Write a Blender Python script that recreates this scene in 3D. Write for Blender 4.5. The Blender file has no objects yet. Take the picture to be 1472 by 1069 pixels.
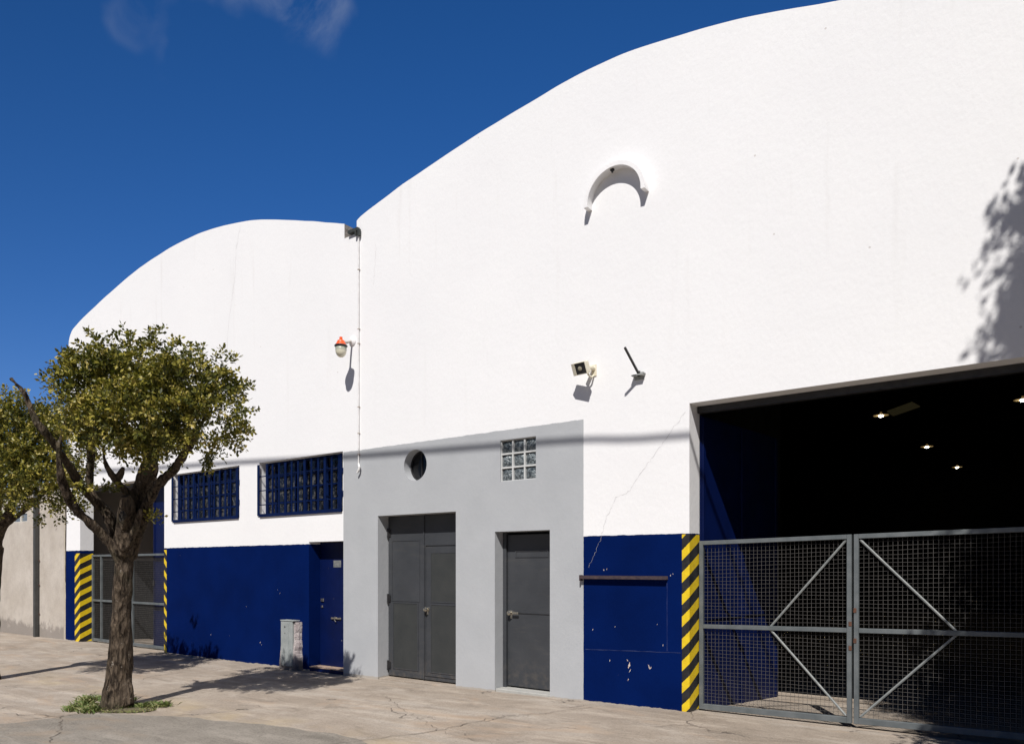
import bpy, bmesh, math, random
import numpy as np
from mathutils import Vector, Matrix, noise as mnoise
R = math.radians
scene = bpy.context.scene
COL = scene.collection

# ------------------------------------------------------------------ camera
F_PX, W_PX, H_PX = 1050.0, 1472.0, 1069.0
YAW = math.atan(F_PX / 1440.0)
SY, CY = math.sin(YAW), math.cos(YAW)
DIST, CAM_H = 7.6, 1.6
cam = bpy.data.cameras.new('camera'); camo = bpy.data.objects.new('camera', cam); COL.objects.link(camo)
cam.sensor_fit = 'HORIZONTAL'; cam.sensor_width = 36.0
cam.lens = F_PX / W_PX * 36.0
cam.shift_y = (814.0 - H_PX / 2) / W_PX
cam.clip_start = 0.05; cam.clip_end = 3000
camo.location = (0, -DIST, CAM_H); camo.rotation_euler = (R(90), 0, YAW)
scene.camera = camo

# ------------------------------------------------------------------ light
SUN_TRAVEL = Vector((-0.49, 1.0, -1.28)).normalized()
to_sun = -SUN_TRAVEL
elev = math.asin(to_sun.z)
sd = bpy.data.lights.new('sun', 'SUN'); so = bpy.data.objects.new('sun', sd); COL.objects.link(so)
sd.energy = 4.85; sd.angle = R(0.53); sd.color = (1.0, 0.965, 0.92)
so.rotation_euler = to_sun.to_track_quat('Z', 'Y').to_euler(); so.location = (10, -20, 25)
world = bpy.data.worlds.new('World'); scene.world = world; world.use_nodes = True
wn = world.node_tree; wn.nodes.clear()
sky = wn.nodes.new('ShaderNodeTexSky'); sky.sky_type = 'NISHITA'; sky.sun_disc = False
sky.sun_elevation = elev; sky.sun_rotation = math.atan2(to_sun.x, to_sun.y)
sky.air_density = 1.0; sky.dust_density = 0.0; sky.ozone_density = 4.0; sky.altitude = 1500
bg = wn.nodes.new('ShaderNodeBackground'); bg.inputs[1].default_value = 0.108
wo = wn.nodes.new('ShaderNodeOutputWorld')
# thin wisps of high cloud, laid out by sky direction
tc = wn.nodes.new('ShaderNodeTexCoord')
def dirmask(d, r0, r1):
    d = Vector(d).normalized()
    dp = wn.nodes.new('ShaderNodeVectorMath'); dp.operation = 'DOT_PRODUCT'
    nn = wn.nodes.new('ShaderNodeTexNoise'); nn.inputs['Scale'].default_value = 6; nn.inputs['Detail'].default_value = 4
    wn.links.new(tc.outputs['Generated'], nn.inputs['Vector'])
    mr = wn.nodes.new('ShaderNodeMapRange'); mr.interpolation_type = 'SMOOTHSTEP'
    ad = wn.nodes.new('ShaderNodeMath'); ad.operation = 'MULTIPLY_ADD'; ad.inputs[1].default_value = 0.012
    wn.links.new(tc.outputs['Generated'], dp.inputs[0]); dp.inputs[1].default_value = d
    wn.links.new(nn.outputs['Fac'], ad.inputs[0]); wn.links.new(dp.outputs['Value'], ad.inputs[2])
    mr.inputs['From Min'].default_value = math.cos(R(r1)) + 0.006; mr.inputs['From Max'].default_value = math.cos(R(r0)) + 0.006
    wn.links.new(ad.outputs[0], mr.inputs['Value'])
    return mr.outputs['Result']
def wmath(op, a, b):
    n = wn.nodes.new('ShaderNodeMath'); n.operation = op
    for i, v in enumerate((a, b)):
        if isinstance(v, (int, float)): n.inputs[i].default_value = v
        else: wn.links.new(v, n.inputs[i])
    return n.outputs[0]
def pxdir(x, y):
    u = (x - 736) / F_PX
    return (-SY + CY * u, CY + SY * u, (814 - y) / F_PX)
mp = wn.nodes.new('ShaderNodeMapping'); mp.inputs['Rotation'].default_value = (0.3, 0.5, 0.6); mp.inputs['Scale'].default_value = (1.0, 2.2, 1.0)
wn.links.new(tc.outputs['Generated'], mp.inputs['Vector'])
cn = wn.nodes.new('ShaderNodeTexNoise'); cn.inputs['Scale'].default_value = 7; cn.inputs['Detail'].default_value = 9; cn.inputs['Roughness'].default_value = 0.62
cn.inputs['Distortion'].default_value = 0.6
wn.links.new(mp.outputs['Vector'], cn.inputs['Vector'])
cr = wn.nodes.new('ShaderNodeMapRange'); cr.inputs['From Min'].default_value = 0.40; cr.inputs['From Max'].default_value = 0.75
wn.links.new(cn.outputs['Fac'], cr.inputs['Value'])
m1 = dirmask(pxdir(285, -34), 0.6, 3.5); m2 = dirmask(pxdir(405, -38), 0.4, 3.0)
m3 = wmath('MULTIPLY', dirmask(pxdir(247, 50), 0.1, 2.6), 0.35)
mm = wmath('MAXIMUM', wmath('MAXIMUM', m1, wmath('MULTIPLY', m2, 0.8)), m3)
cl = wmath('MULTIPLY', wmath('MULTIPLY', mm, cr.outputs['Result']), 0.5)
mix = wn.nodes.new('ShaderNodeMixRGB'); mix.inputs[2].default_value = (2.6, 3.1, 4.2, 1)
# the polarised, deep blue of the photographed sky
hs = wn.nodes.new('ShaderNodeHueSaturation'); hs.inputs['Saturation'].default_value = 1.29; hs.inputs['Value'].default_value = 1.0
wn.links.new(sky.outputs[0], hs.inputs['Color']); 
# the sky is less bright round the sun than the clear-air model gives (same for every ray)
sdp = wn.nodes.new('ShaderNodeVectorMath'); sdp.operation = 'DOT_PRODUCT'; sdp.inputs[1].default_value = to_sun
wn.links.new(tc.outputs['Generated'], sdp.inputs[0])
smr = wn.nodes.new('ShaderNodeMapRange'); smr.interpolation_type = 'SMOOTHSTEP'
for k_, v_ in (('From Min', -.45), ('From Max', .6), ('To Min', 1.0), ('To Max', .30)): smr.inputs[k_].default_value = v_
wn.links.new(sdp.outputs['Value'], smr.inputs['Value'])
sml = wn.nodes.new('ShaderNodeVectorMath'); sml.operation = 'SCALE'; wn.links.new(hs.outputs[0], sml.inputs[0]); 
sz = wn.nodes.new('ShaderNodeSeparateXYZ'); wn.links.new(tc.outputs['Generated'], sz.inputs[0])
szr = wn.nodes.new('ShaderNodeMapRange')
for k_, v_ in (('From Min', .15), ('From Max', .62), ('To Min', .80), ('To Max', 1.22)): szr.inputs[k_].default_value = v_
wn.links.new(sz.outputs[2], szr.inputs['Value'])
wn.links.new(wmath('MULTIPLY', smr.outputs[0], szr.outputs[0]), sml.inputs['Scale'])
tnt = wn.nodes.new('ShaderNodeMixRGB'); tnt.blend_type = 'MULTIPLY'; tnt.inputs[0].default_value = 1; tnt.inputs[2].default_value = (1.04, .875, 1.03, 1)
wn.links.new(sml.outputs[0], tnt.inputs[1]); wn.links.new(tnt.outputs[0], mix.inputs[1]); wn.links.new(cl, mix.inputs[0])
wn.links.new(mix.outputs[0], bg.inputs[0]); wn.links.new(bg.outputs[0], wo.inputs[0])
scene.view_settings.view_transform = 'Standard'; scene.view_settings.look = 'None'
scene.view_settings.gamma = 1.0; scene.view_settings.use_curve_mapping = False
scene.view_settings.exposure = 0.12

# ------------------------------------------------------------------ helpers
class NT:
    """tiny node-graph helper"""
    def __init__(s, name):
        s.m = bpy.data.materials.new(name); s.m.use_nodes = True
        s.t = s.m.node_tree; s.t.nodes.clear()
        s.out = s.n('ShaderNodeOutputMaterial'); s.b = s.n('ShaderNodeBsdfPrincipled')
        s.t.links.new(s.b.outputs[0], s.out.inputs[0])
        c = s.n('ShaderNodeTexCoord'); s.co = c.outputs['Object']
        s._sep = None
    def n(s, k): return s.t.nodes.new(k)
    def set(s, sock, v):
        if hasattr(v, 'is_output') or isinstance(v, bpy.types.NodeSocket): s.t.links.new(v, sock)
        elif isinstance(v, tuple) and len(v) == 3 and sock.type == 'RGBA': sock.default_value = (*v, 1)
        else: sock.default_value = v
    def math(s, op, a, b=0.0, c=0.0, clamp=False):
        n = s.n('ShaderNodeMath'); n.operation = op; n.use_clamp = clamp
        for i, v in enumerate((a, b, c)): s.set(n.inputs[i], v)
        return n.outputs[0]
    def xyz(s):
        if not s._sep:
            n = s.n('ShaderNodeSeparateXYZ'); s.t.links.new(s.co, n.inputs[0]); s._sep = n
        return s._sep.outputs
    def vec(s, sc):
        n = s.n('ShaderNodeMapping'); n.inputs['Scale'].default_value = sc; s.t.links.new(s.co, n.inputs[0]); return n.outputs[0]
    def noise(s, scale, detail=4, rough=0.55, v=None, dist=0.0):
        n = s.n('ShaderNodeTexNoise'); n.inputs['Scale'].default_value = scale; n.inputs['Detail'].default_value = detail
        n.inputs['Roughness'].default_value = rough; n.inputs['Distortion'].default_value = dist
        s.t.links.new(v or s.co, n.inputs['Vector']); return n.outputs['Fac']
    def voro(s, scale, v=None, feat='F1'):
        n = s.n('ShaderNodeTexVoronoi'); n.feature = feat; n.inputs['Scale'].default_value = scale
        s.t.links.new(v or s.co, n.inputs['Vector']); return n.outputs['Distance']
    def rng(s, v, a, b, c=0.0, d=1.0, smooth=False):
        n = s.n('ShaderNodeMapRange'); 
        if smooth: n.interpolation_type = 'SMOOTHSTEP'
        s.set(n.inputs['Value'], v)
        for k, x in zip(('From Min', 'From Max', 'To Min', 'To Max'), (a, b, c, d)): n.inputs[k].default_value = x
        return n.outputs['Result']
    def mix(s, f, a, b, mode='MIX'):
        n = s.n('ShaderNodeMixRGB'); n.blend_type = mode; s.set(n.inputs[0], f); s.set(n.inputs[1], a); s.set(n.inputs[2], b); return n.outputs[0]
    def base(s, c): s.set(s.b.inputs['Base Color'], c)
    def rough(s, v): s.set(s.b.inputs['Roughness'], v)
    def metal(s, v): s.set(s.b.inputs['Metallic'], v)
    def spec(s, v): s.b.inputs['Specular IOR Level'].default_value = v
    def bump(s, h, strength=0.3, dist=0.01):
        n = s.n('ShaderNodeBump'); n.inputs['Strength'].default_value = strength; n.inputs['Distance'].default_value = dist
        s.set(n.inputs['Height'], h); s.t.links.new(n.outputs[0], s.b.inputs['Normal'])

def obj(name, bm, mats, parent=None, smooth=False, **tags):
    me = bpy.data.meshes.new(name)
    if isinstance(bm, bmesh.types.BMesh):
        bmesh.ops.recalc_face_normals(bm, faces=bm.faces[:]) if tags.pop('recalc', True) else None
        bm.to_mesh(me); bm.free()
    else:
        tags.pop('recalc', None)
        me.from_pydata(*bm)
    for m in (mats if isinstance(mats, (list, tuple)) else [mats]): me.materials.append(m)
    if smooth: me.polygons.foreach_set('use_smooth', [True] * len(me.polygons))
    o = bpy.data.objects.new(name, me); COL.objects.link(o)
    if parent:
        o.parent = parent
        pm = Matrix.Identity(4); q = parent
        chain = []
        while q: chain.append(q); q = q.parent
        for q in reversed(chain): pm = pm @ (q.matrix_parent_inverse @ q.matrix_basis)
        o.matrix_parent_inverse = pm.inverted()
    for k, v in tags.items(): o[k] = v
    return o
def thing(name, label, cat, loc=(0, 0, 0), group=None):
    o = bpy.data.objects.new(name, None); COL.objects.link(o); o.location = loc; o.empty_display_size = 0.2
    o['label'] = label; o['category'] = cat
    if group: o['group'] = group
    return o
def box(bm, x0, x1, y0, y1, z0, z1, bev=0.0, M=None):
    g = bmesh.ops.create_cube(bm, size=1.0)
    T = Matrix.Translation(((x0 + x1) / 2, (y0 + y1) / 2, (z0 + z1) / 2)) @ Matrix.Diagonal((abs(x1 - x0), abs(y1 - y0), abs(z1 - z0), 1))
    vs = g['verts']
    bmesh.ops.transform(bm, matrix=T, verts=vs)
    if bev > 0:
        es = list({e for v in vs for e in v.link_edges})
        r = bmesh.ops.bevel(bm, geom=es, offset=bev, segments=1, affect='EDGES')
        vs = list({v for v in r['verts']} | {v for v in vs if v.is_valid})
    if M is not None: bmesh.ops.transform(bm, matrix=M, verts=[v for v in vs if v.is_valid])
    return vs
def tube(bm, pts, rad, n=10, cap=True):
    pts = [Vector(p) for p in pts]
    if not isinstance(rad, (list, tuple)): rad = [rad] * len(pts)
    rings = []; up = None
    for i, p in enumerate(pts):
        d = (pts[min(i + 1, len(pts) - 1)] - pts[max(i - 1, 0)]).normalized()
        if up is None: up = d.orthogonal().normalized()
        up = (up - d * up.dot(d)).normalized(); s = d.cross(up)
        rings.append([bm.verts.new(p + (up * math.cos(a) + s * math.sin(a)) * rad[i]) for a in [2 * math.pi * k / n for k in range(n)]])
    for a, b in zip(rings, rings[1:]):
        for k in range(n): bm.faces.new((a[k], a[(k + 1) % n], b[(k + 1) % n], b[k]))
    if cap:
        bm.faces.new(rings[0][::-1]); bm.faces.new(rings[-1])
def lathe(bm, prof, M=Matrix.Identity(4), n=24, sx=1.0):
    rings = [[bm.verts.new(M @ Vector((r * sx * math.cos(2 * math.pi * k / n), r * math.sin(2 * math.pi * k / n), z))) for k in range(n)] for r, z in prof]
    for a, b in zip(rings, rings[1:]):
        for k in range(n): bm.faces.new((a[k], a[(k + 1) % n], b[(k + 1) % n], b[k]))
    bm.faces.new(rings[0][::-1]); bm.faces.new(rings[-1])
def B(): return bmesh.new()
def interp(x, pts):
    if x <= pts[0][0]: return pts[0][1]
    for (a, b), (c, d) in zip(pts, pts[1:]):
        if x <= c: return b + (d - b) * (x - a) / (c - a)
    return pts[-1][1]
GP = [(-40, -.13), (-22, -.12), (-18, -.10), (-12, -.088), (-8, -.076), (-6, -.040), (-4.5, -.013), (-3.2, .010), (0, .03), (20, .03)]
def gz(x): return interp(x, GP)

# ------------------------------------------------------------------ materials
BLUE = (.0005, .0095, .078); BLUE2 = (.0003, .0070, .058)
def make_facade():
    m = NT('painted_render')
    x, y, z = m.xyz()
    wob = m.rng(m.noise(9, 5), 0, 1, -.012, .012)
    zz = m.math('ADD', z, wob); xx = m.math('ADD', x, m.math('MULTIPLY', wob, .45))
    big = m.noise(.6, 5, .6); fine = m.noise(28, 6, .65)
    white = m.mix(m.rng(big, .3, .7), (.80, .795, .80), (.84, .835, .835))
    white = m.mix(m.rng(fine, .35, .7, 0, .5), white, (.77, .765, .765))
    # rain streaks and faint dirt under the parapet
    st = m.noise(1.0, 5, .6, m.vec((5.0, 5.0, .35)))
    white = m.mix(m.math('MULTIPLY', m.rng(st, .60, .78), m.rng(z, 3.2, 6.8, .05, .28)), white, (.58, .55, .52))
    sp = m.voro(3.2, None)
    dots = m.math('MULTIPLY', m.math('LESS_THAN', sp, .035), m.math('GREATER_THAN', m.noise(2.1, 2), .52))
    white = m.mix(m.math('MULTIPLY', dots, .5), white, (.45, .40, .36))
    blue = m.mix(m.rng(m.noise(1.4, 5), .35, .7), BLUE, BLUE2)
    # small chips and scuffs in the blue paint
    v1 = m.voro(5.5, m.vec((1, 1, .8))); n1 = m.noise(3.0, 3)
    chip = m.math('MULTIPLY', m.math('LESS_THAN', v1, .030), m.math('GREATER_THAN', n1, .55))
    low = m.rng(z, .1, 1.1, .030, 0.0)
    nn = m.noise(11, 6, .7, m.vec((1.6, 1, .7)))
    chip2 = m.math('GREATER_THAN', m.math('ADD', nn, low), .745)
    chips = m.math('MAXIMUM', m.math('MULTIPLY', chip, .8), m.math('MULTIPLY', chip2, .85))
    chipcol = m.mix(m.noise(14, 2), (.50, .48, .48), (.20, .17, .20))
    blue = m.mix(chips, blue, chipcol)
    gray = m.mix(m.rng(m.noise(1.7, 6, .6), .3, .7), (.385, .397, .412), (.425, .437, .452))
    gray = m.mix(m.rng(z, 0.0, .5, .25, 0), gray, (.45, .45, .45))
    isblue = m.math('LESS_THAN', zz, 1.965)
    ingray = m.math('MULTIPLY', m.math('MULTIPLY', m.math('GREATER_THAN', xx, -8.772), m.math('LESS_THAN', xx, -4.478)), m.math('LESS_THAN', zz, 3.368))
    c = m.mix(isblue, white, blue); c = m.mix(ingray, c, gray)
    # bare dusty cement line at the foot of the wall
    foot = m.math('LESS_THAN', m.math('ADD', z, m.rng(m.noise(7, 4), .3, .7, -.012, .012)), m.rng(x, -12, -3, -.082, .016))
    c = m.mix(m.math('MULTIPLY', foot, .85), c, (.38, .34, .29))
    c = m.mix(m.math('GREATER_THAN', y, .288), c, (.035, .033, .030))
    notch = m.math('MULTIPLY', m.math('MULTIPLY', m.math('GREATER_THAN', x, -8.80), m.math('LESS_THAN', x, -8.741)), m.math('MULTIPLY', m.math('GREATER_THAN', z, 6.6), m.math('GREATER_THAN', y, .003)))
    c = m.mix(notch, c, m.mix(m.rng(m.noise(24, 4, .7), .35, .65), (.17, .15, .13), (.42, .38, .33)))
    m.base(c); m.rough(.85); m.spec(.04)
    diag = m.noise(1.0, 5, .6, m.vec((26, 26, 16)))
    h = m.math('ADD', m.math('MULTIPLY', diag, .8), m.math('MULTIPLY', m.noise(5, 3), .9))
    m.bump(h, .24, .012)
    return m.m
M_FACADE = make_facade()
def simple(name, c1, c2=None, scale=8, rough=.6, metal=0, bump=0, bs=40, spec=.5, detail=4):
    m = NT(name)
    m.base(m.mix(m.rng(m.noise(scale, detail), .3, .7), c1, c2) if c2 else c1)
    m.rough(m.rng(m.noise(scale * 1.7, 3), .3, .7, max(0, rough - .08), min(1, rough + .08))); m.metal(metal); m.spec(spec)
    if bump: m.bump(m.noise(bs, 4), bump, .01)
    return m.m
M_WHITE = simple('white_plaster', (.78, .77, .77), (.84, .83, .83), 6, .85, bump=.25, bs=50)
M_DOOR = NT('charcoal_door_paint')
_z = M_DOOR.xyz()[2]
_c = M_DOOR.mix(M_DOOR.rng(M_DOOR.noise(2.2, 5, .6), .3, .7), (.034, .037, .042), (.048, .051, .057))
_c = M_DOOR.mix(M_DOOR.rng(M_DOOR.noise(1, 5, .65, M_DOOR.vec((3, 3, 14))), .55, .8, 0, .35), _c, (.085, .080, .072))
_c = M_DOOR.mix(M_DOOR.math('MULTIPLY', M_DOOR.rng(_z, .0, .45, .5, 0), M_DOOR.rng(M_DOOR.noise(14, 5), .45, .7)), _c, (.13, .11, .09))
_c = M_DOOR.mix(M_DOOR.math('GREATER_THAN', M_DOOR.noise(26, 5, .7), .745), _c, (.22, .21, .20))
M_DOOR.base(_c); M_DOOR.rough(M_DOOR.rng(M_DOOR.noise(4, 4), .3, .7, .38, .6)); M_DOOR.bump(M_DOOR.noise(3, 3), .25, .012)
M_DOOR = M_DOOR.m
M_DOORPANEL = simple('charcoal_panel_paint', (.028, .031, .031), (.039, .041, .040), 3, .6, bump=.15, bs=7)
def bluepaint(name, base, dark):
    m = NT(name)
    c = m.mix(m.rng(m.noise(3, 4), .3, .7), base, dark)
    c = m.mix(m.math('GREATER_THAN', m.noise(22, 5, .7), .715), c, (.40, .36, .30))
    c = m.mix(m.rng(m.noise(1, 4, .6, m.vec((9, 9, 1.2))), .62, .8, 0, .35), c, (.012, .02, .08))
    m.spec(.2); m.base(c); m.rough(.5); m.bump(m.noise(4, 3), .2, .01); return m.m
M_BLUE = bluepaint('blue_metal_paint', (.0006, .0065, .056), (.0005, .0045, .038))
M_BLUEGRILLE = simple('blue_grille_paint', (.0008, .010, .062), (.0006, .006, .036), 12, .7, spec=.12)
M_DARKGLASS = NT('dark_window_glass')
_n = M_DARKGLASS.noise(5, 4, .7, M_DARKGLASS.vec((3, 1, 2.2)))
M_DARKGLASS.base(M_DARKGLASS.mix(M_DARKGLASS.rng(_n, .48, .60), (.008, .009, .012), (.085, .082, .075))); M_DARKGLASS.rough(.12); M_DARKGLASS = M_DARKGLASS.m
M_STEEL = NT('galvanised_gate_paint')
_c = M_STEEL.mix(M_STEEL.rng(M_STEEL.noise(7, 5), .3, .7), (.10, .115, .12), (.16, .175, .18))
_c = M_STEEL.mix(M_STEEL.math('GREATER_THAN', M_STEEL.noise(10, 6, .7), .70), _c, (.16, .07, .035))
M_STEEL.base(_c); M_STEEL.rough(.55); M_STEEL.metal(.25); M_STEEL.bump(M_STEEL.noise(50, 3), .15, .004); M_STEEL = M_STEEL.m
M_BRACE = simple('grey_primer_brace', (.18, .195, .195), (.27, .28, .27), 18, .65, .1)
M_WIRE = simple('weathered_wire', (.070, .066, .062), (.120, .112, .104), 14, .75, .1)
M_RUST = simple('rusty_iron', (.16, .06, .03), (.06, .035, .025), 30, .85, bump=.4)
M_BLACK = simple('black_metal', (.012, .012, .014), (.03, .028, .028), 10, .45)
M_BRASS = simple('worn_nickel_lock', (.55, .52, .45), (.38, .34, .27), 30, .3, .9)
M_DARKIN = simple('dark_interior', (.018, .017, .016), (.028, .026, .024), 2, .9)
M_GREYIN = NT('two_tone_partition')
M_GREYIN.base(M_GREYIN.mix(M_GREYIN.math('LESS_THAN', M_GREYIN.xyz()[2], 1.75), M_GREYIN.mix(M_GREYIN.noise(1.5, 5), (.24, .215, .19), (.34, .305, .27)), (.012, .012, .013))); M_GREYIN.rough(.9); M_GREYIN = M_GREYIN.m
def stripes(name, expr, band0):
    m = NT(name); x, y, z = m.xyz()
    h = expr(m, x, y)
    v = m.math('FRACT', m.math('DIVIDE', m.math('SUBTRACT', m.math('SUBTRACT', z, h), band0), .243))
    wob = m.rng(m.noise(60, 2), 0, 1, -.03, .03)
    k = m.math('LESS_THAN', m.math('ADD', v, wob), .47)
    yel = m.mix(m.rng(m.noise(18, 4), .35, .7), (.78, .56, .012), (.66, .45, .012))
    blk = m.mix(m.rng(m.noise(12, 4), .35, .7), (.010, .010, .013), (.025, .024, .024))
    dirt = m.math('MULTIPLY', m.math('GREATER_THAN', m.noise(20, 6, .75), .66), .8)
    m.base(m.mix(dirt, m.mix(k, blk, yel), (.10, .08, .05))); m.rough(.5); m.bump(m.noise(40, 3), .2, .005)
    return m.m

def ground_mat(name, c1, c2, c3, road=False):
    m = NT(name); x, y, z = m.xyz()
    big = m.noise(.55, 6, .62, None, .3); mid = m.noise(3.2, 6, .65); fine = m.noise(60, 5, .75)
    c = m.mix(m.rng(big, .35, .65), c1, c2)
    c = m.mix(m.rng(m.noise(1.0, 6, .65, m.vec((.5, 1.8, 1)), .8), .48, .72, 0, .75), c, c3)
    c = m.mix(m.rng(mid, .35, .75, 0, .55), c, tuple(v * .68 for v in c1))
    stk = m.noise(1.0, 6, .7, m.vec((.9, 4.2, 1)), .5)
    c = m.mix(m.rng(stk, .52, .66, 0, .6), c, tuple(v * 1.28 for v in c2))
    c = m.mix(m.rng(m.noise(1.0, 6, .7, m.vec((1.3, 3.1, 1)), 1.0), .54, .68, 0, .5), c, tuple(v * .55 for v in c1))
    c = m.mix(m.rng(fine, .5, .68, 0, .5 if road else .35), c, tuple(v * 1.5 for v in c2))
    c = m.mix(m.rng(m.noise(45, 4, .7), .52, .7, 0, .7 if road else .5), c, tuple(v * .45 for v in c1))
    c = m.mix(m.rng(m.noise(.9, 6, .7, m.vec((.7, 1.7, 1)), 1.0), .55, .68, 0, .45), c, (c2[0] * 1.1, c2[1] * .93, c2[2] * .78))
    # leaf litter and little dark stains
    v1 = m.voro(2.3, m.vec((1, 1.6, 1)))
    spot = m.math('MULTIPLY', m.rng(m.math('ADD', v1, m.math('MULTIPLY', mid, .08)), .055, .10, 1, 0), m.math('GREATER_THAN', m.noise(.9, 2), .50))
    c = m.mix(m.math('MULTIPLY', spot, .6), c, (.07, .055, .04))
    if not road:
        # sandy stains where water dries by the road edge
        s = m.math('MULTIPLY', m.rng(m.noise(1.1, 5, .6), .45, .65), m.math('MULTIPLY', m.rng(y, -3.4, -2.9, 0, 1, True), m.rng(y, -2.4, -2.9, 0, 1, True)))
        c = m.mix(m.math('MULTIPLY', s, .6), c, (.42, .33, .20))
    # hairline cracks
    d = m.n('ShaderNodeTexVoronoi'); d.feature = 'DISTANCE_TO_EDGE'; d.inputs['Scale'].default_value = .42
    nv = m.n('ShaderNodeVectorMath'); nv.operation = 'ADD'
    nt = m.n('ShaderNodeTexNoise'); nt.inputs['Scale'].default_value = 1.6; nt.inputs['Detail'].default_value = 7; m.t.links.new(m.co, nt.inputs['Vector'])
    m.t.links.new(m.co, nv.inputs[0]); m.t.links.new(nt.outputs['Color'], nv.inputs[1]); m.t.links.new(nv.outputs[0], d.inputs['Vector'])
    cr = m.math('MULTIPLY', m.rng(d.outputs['Distance'], .0015, .006, 1, 0), m.rng(m.noise(.8, 3), .50, .60))
    c = m.mix(m.math('MULTIPLY', cr, .8), c, (.05, .042, .035))
    m.base(c); m.rough(.92); m.spec(.2)
    h = m.math('SUBTRACT', m.math('ADD', m.math('MULTIPLY', fine, .6), m.math('MULTIPLY', m.noise(7, 5), 1.2)), m.math('MULTIPLY', cr, 1.5))
    m.bump(h, .55 if road else .4, .012)
    return m.m
M_WALK = ground_mat('worn_concrete', (.295, .243, .193), (.385, .328, .27), (.49, .44, .385))
M_ROAD = ground_mat('worn_asphalt', (.225, .200, .168), (.272, .244, .208), (.31, .28, .24), True)

# ------------------------------------------------------------------ ground
def sheet(name, xs, ys, zf, mat, inside=None, **t):
    V = []; idx = {}; Fc = []
    for i, x in enumerate(xs):
        for j, y in enumerate(ys): idx[i, j] = len(V); V.append((x, y, zf(x, y)))
    for i in range(len(xs) - 1):
        for j in range(len(ys) - 1):
            Fc.append((idx[i, j], idx[i + 1, j], idx[i + 1, j + 1], idx[i, j + 1]))
    return obj(name, (V, [], Fc), mat, smooth=True, **t)
def frange(a, b, n): return [a + (b - a) * i / n for i in range(n + 1)]
sheet('ground', [-900, -60, 40, 900], [-900, -40, 60, 900], lambda x, y: -.62, simple('far_ground', (.16, .14, .12), (.2, .18, .15), .5, .95), kind='structure')
sheet('pavement', frange(-45, 25, 280), frange(-14, .02, 70), lambda x, y: gz(x) + .012 * mnoise.noise(Vector((x * .5, y * .6, 0))) * min(1, max(0, -y)), M_WALK, kind='structure')
# road surface: its worn edge wanders along the pavement
edge = [(-20, -5.2), (-12, -5.0), (-9.2, -4.75), (-8.9, -4.3), (-8.88, -3.85), (-8.65, -3.55), (-8.2, -3.42), (-7.9, -3.2), (-7.35, -3.12), (-6.8, -3.0), (-6.2, -2.9), (-5.3, -2.85), (-4.6, -3.1), (-3, -3.2), (0, -3.3), (25, -3.4)]
V, Fc = [], []
xs = frange(-44.5, 24.5, 1100)
for x in xs:
    e = interp(x, edge) + .05 * mnoise.noise(Vector((x * 3.1, 0, 3))) + .02 * mnoise.noise(Vector((x * 14, 0, 7)))
    for k in range(12):
        y = e + (-13.8 - e) * (k / 11) ** 1.5
        V.append((x, y, gz(x) + .012 * mnoise.noise(Vector((x * .5, y * .6, 0))) * min(1, max(0, -y)) + (.0015 if k == 0 else .006)))
for i in range(len(xs) - 1):
    for k in range(11):
        a = i * 12 + k; Fc.append((a, a + 12, a + 13, a + 1))
obj('road', (V, [], Fc), M_ROAD, smooth=True, kind='structure')
# hall floor, ramping down behind the gates
sheet('hall_floor', frange(-18.6, .9, 78), frange(.021, 25, 50), lambda x, y: gz(x) - .14 * min(1, y / 2.4) ** 1.0 - .002, M_WALK, kind='structure')

# cracks drawn out as thin irregular furrows filled with dirt
M_CRACK = simple('crack_dirt', (.07, .057, .045), (.24, .20, .16), 9, .95)
def ribbon(bm, pts, w, nrm, seed=0, jit=.03, off=.004, sub=7, zf=None):
    rnd = random.Random(seed); P = []
    for a, b in zip(pts, pts[1:]):
        a, b = Vector(a), Vector(b)
        for k in range(sub): P.append(a.lerp(b, k / sub))
    P.append(Vector(pts[-1])); nrm = Vector(nrm); prev = None
    for i, p in enumerate(P):
        d = (P[min(i + 1, len(P) - 1)] - P[max(i - 1, 0)]).normalized(); s = d.cross(nrm).normalized()
        q = p + s * rnd.uniform(-jit, jit)
        if zf: q.z = zf(q.x, q.y)
        q = q + nrm * off; ww = w * rnd.uniform(.3, 1.3)
        cur = (bm.verts.new(q - s * ww / 2), bm.verts.new(q + s * ww / 2))
        if prev: bm.faces.new((prev[0], prev[1], cur[1], cur[0]))
        prev = cur
bm = B()
pz = lambda x, y: gz(x) + .012 * mnoise.noise(Vector((x * .5, y * .6, 0))) * min(1, max(0, -y))
for i, (pts, w) in enumerate([([(-5.35, -3.3), (-4.86, -2.18), (-4.78, -1.49), (-4.46, -.9), (-4.2, -.3)], .010),
                              ([(-4.86, -2.18), (-5.6, -1.75), (-6.4, -1.3), (-7.0, -.9)], .006), ([(-4.86, -2.18), (-4.1, -2.35), (-3.4, -2.6)], .005),
                              ([(-9.0, -4.2), (-8.87, -3.8), (-8.75, -3.5), (-8.5, -3.2)], .02), ([(-9.6, -4.3), (-8.9, -3.95), (-8.3, -4.2), (-7.6, -4.6)], .016),
                              ([(-7.9, -2.4), (-7.0, -2.2), (-6.6, -1.8)], .008)]):
    ribbon(bm, [(a, b, pz(a, b)) for a, b in pts], w, (0, 0, 1), i, .035, .009, 10, pz)
obj('pavement_crack', bm, M_CRACK, kind='structure')

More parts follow.
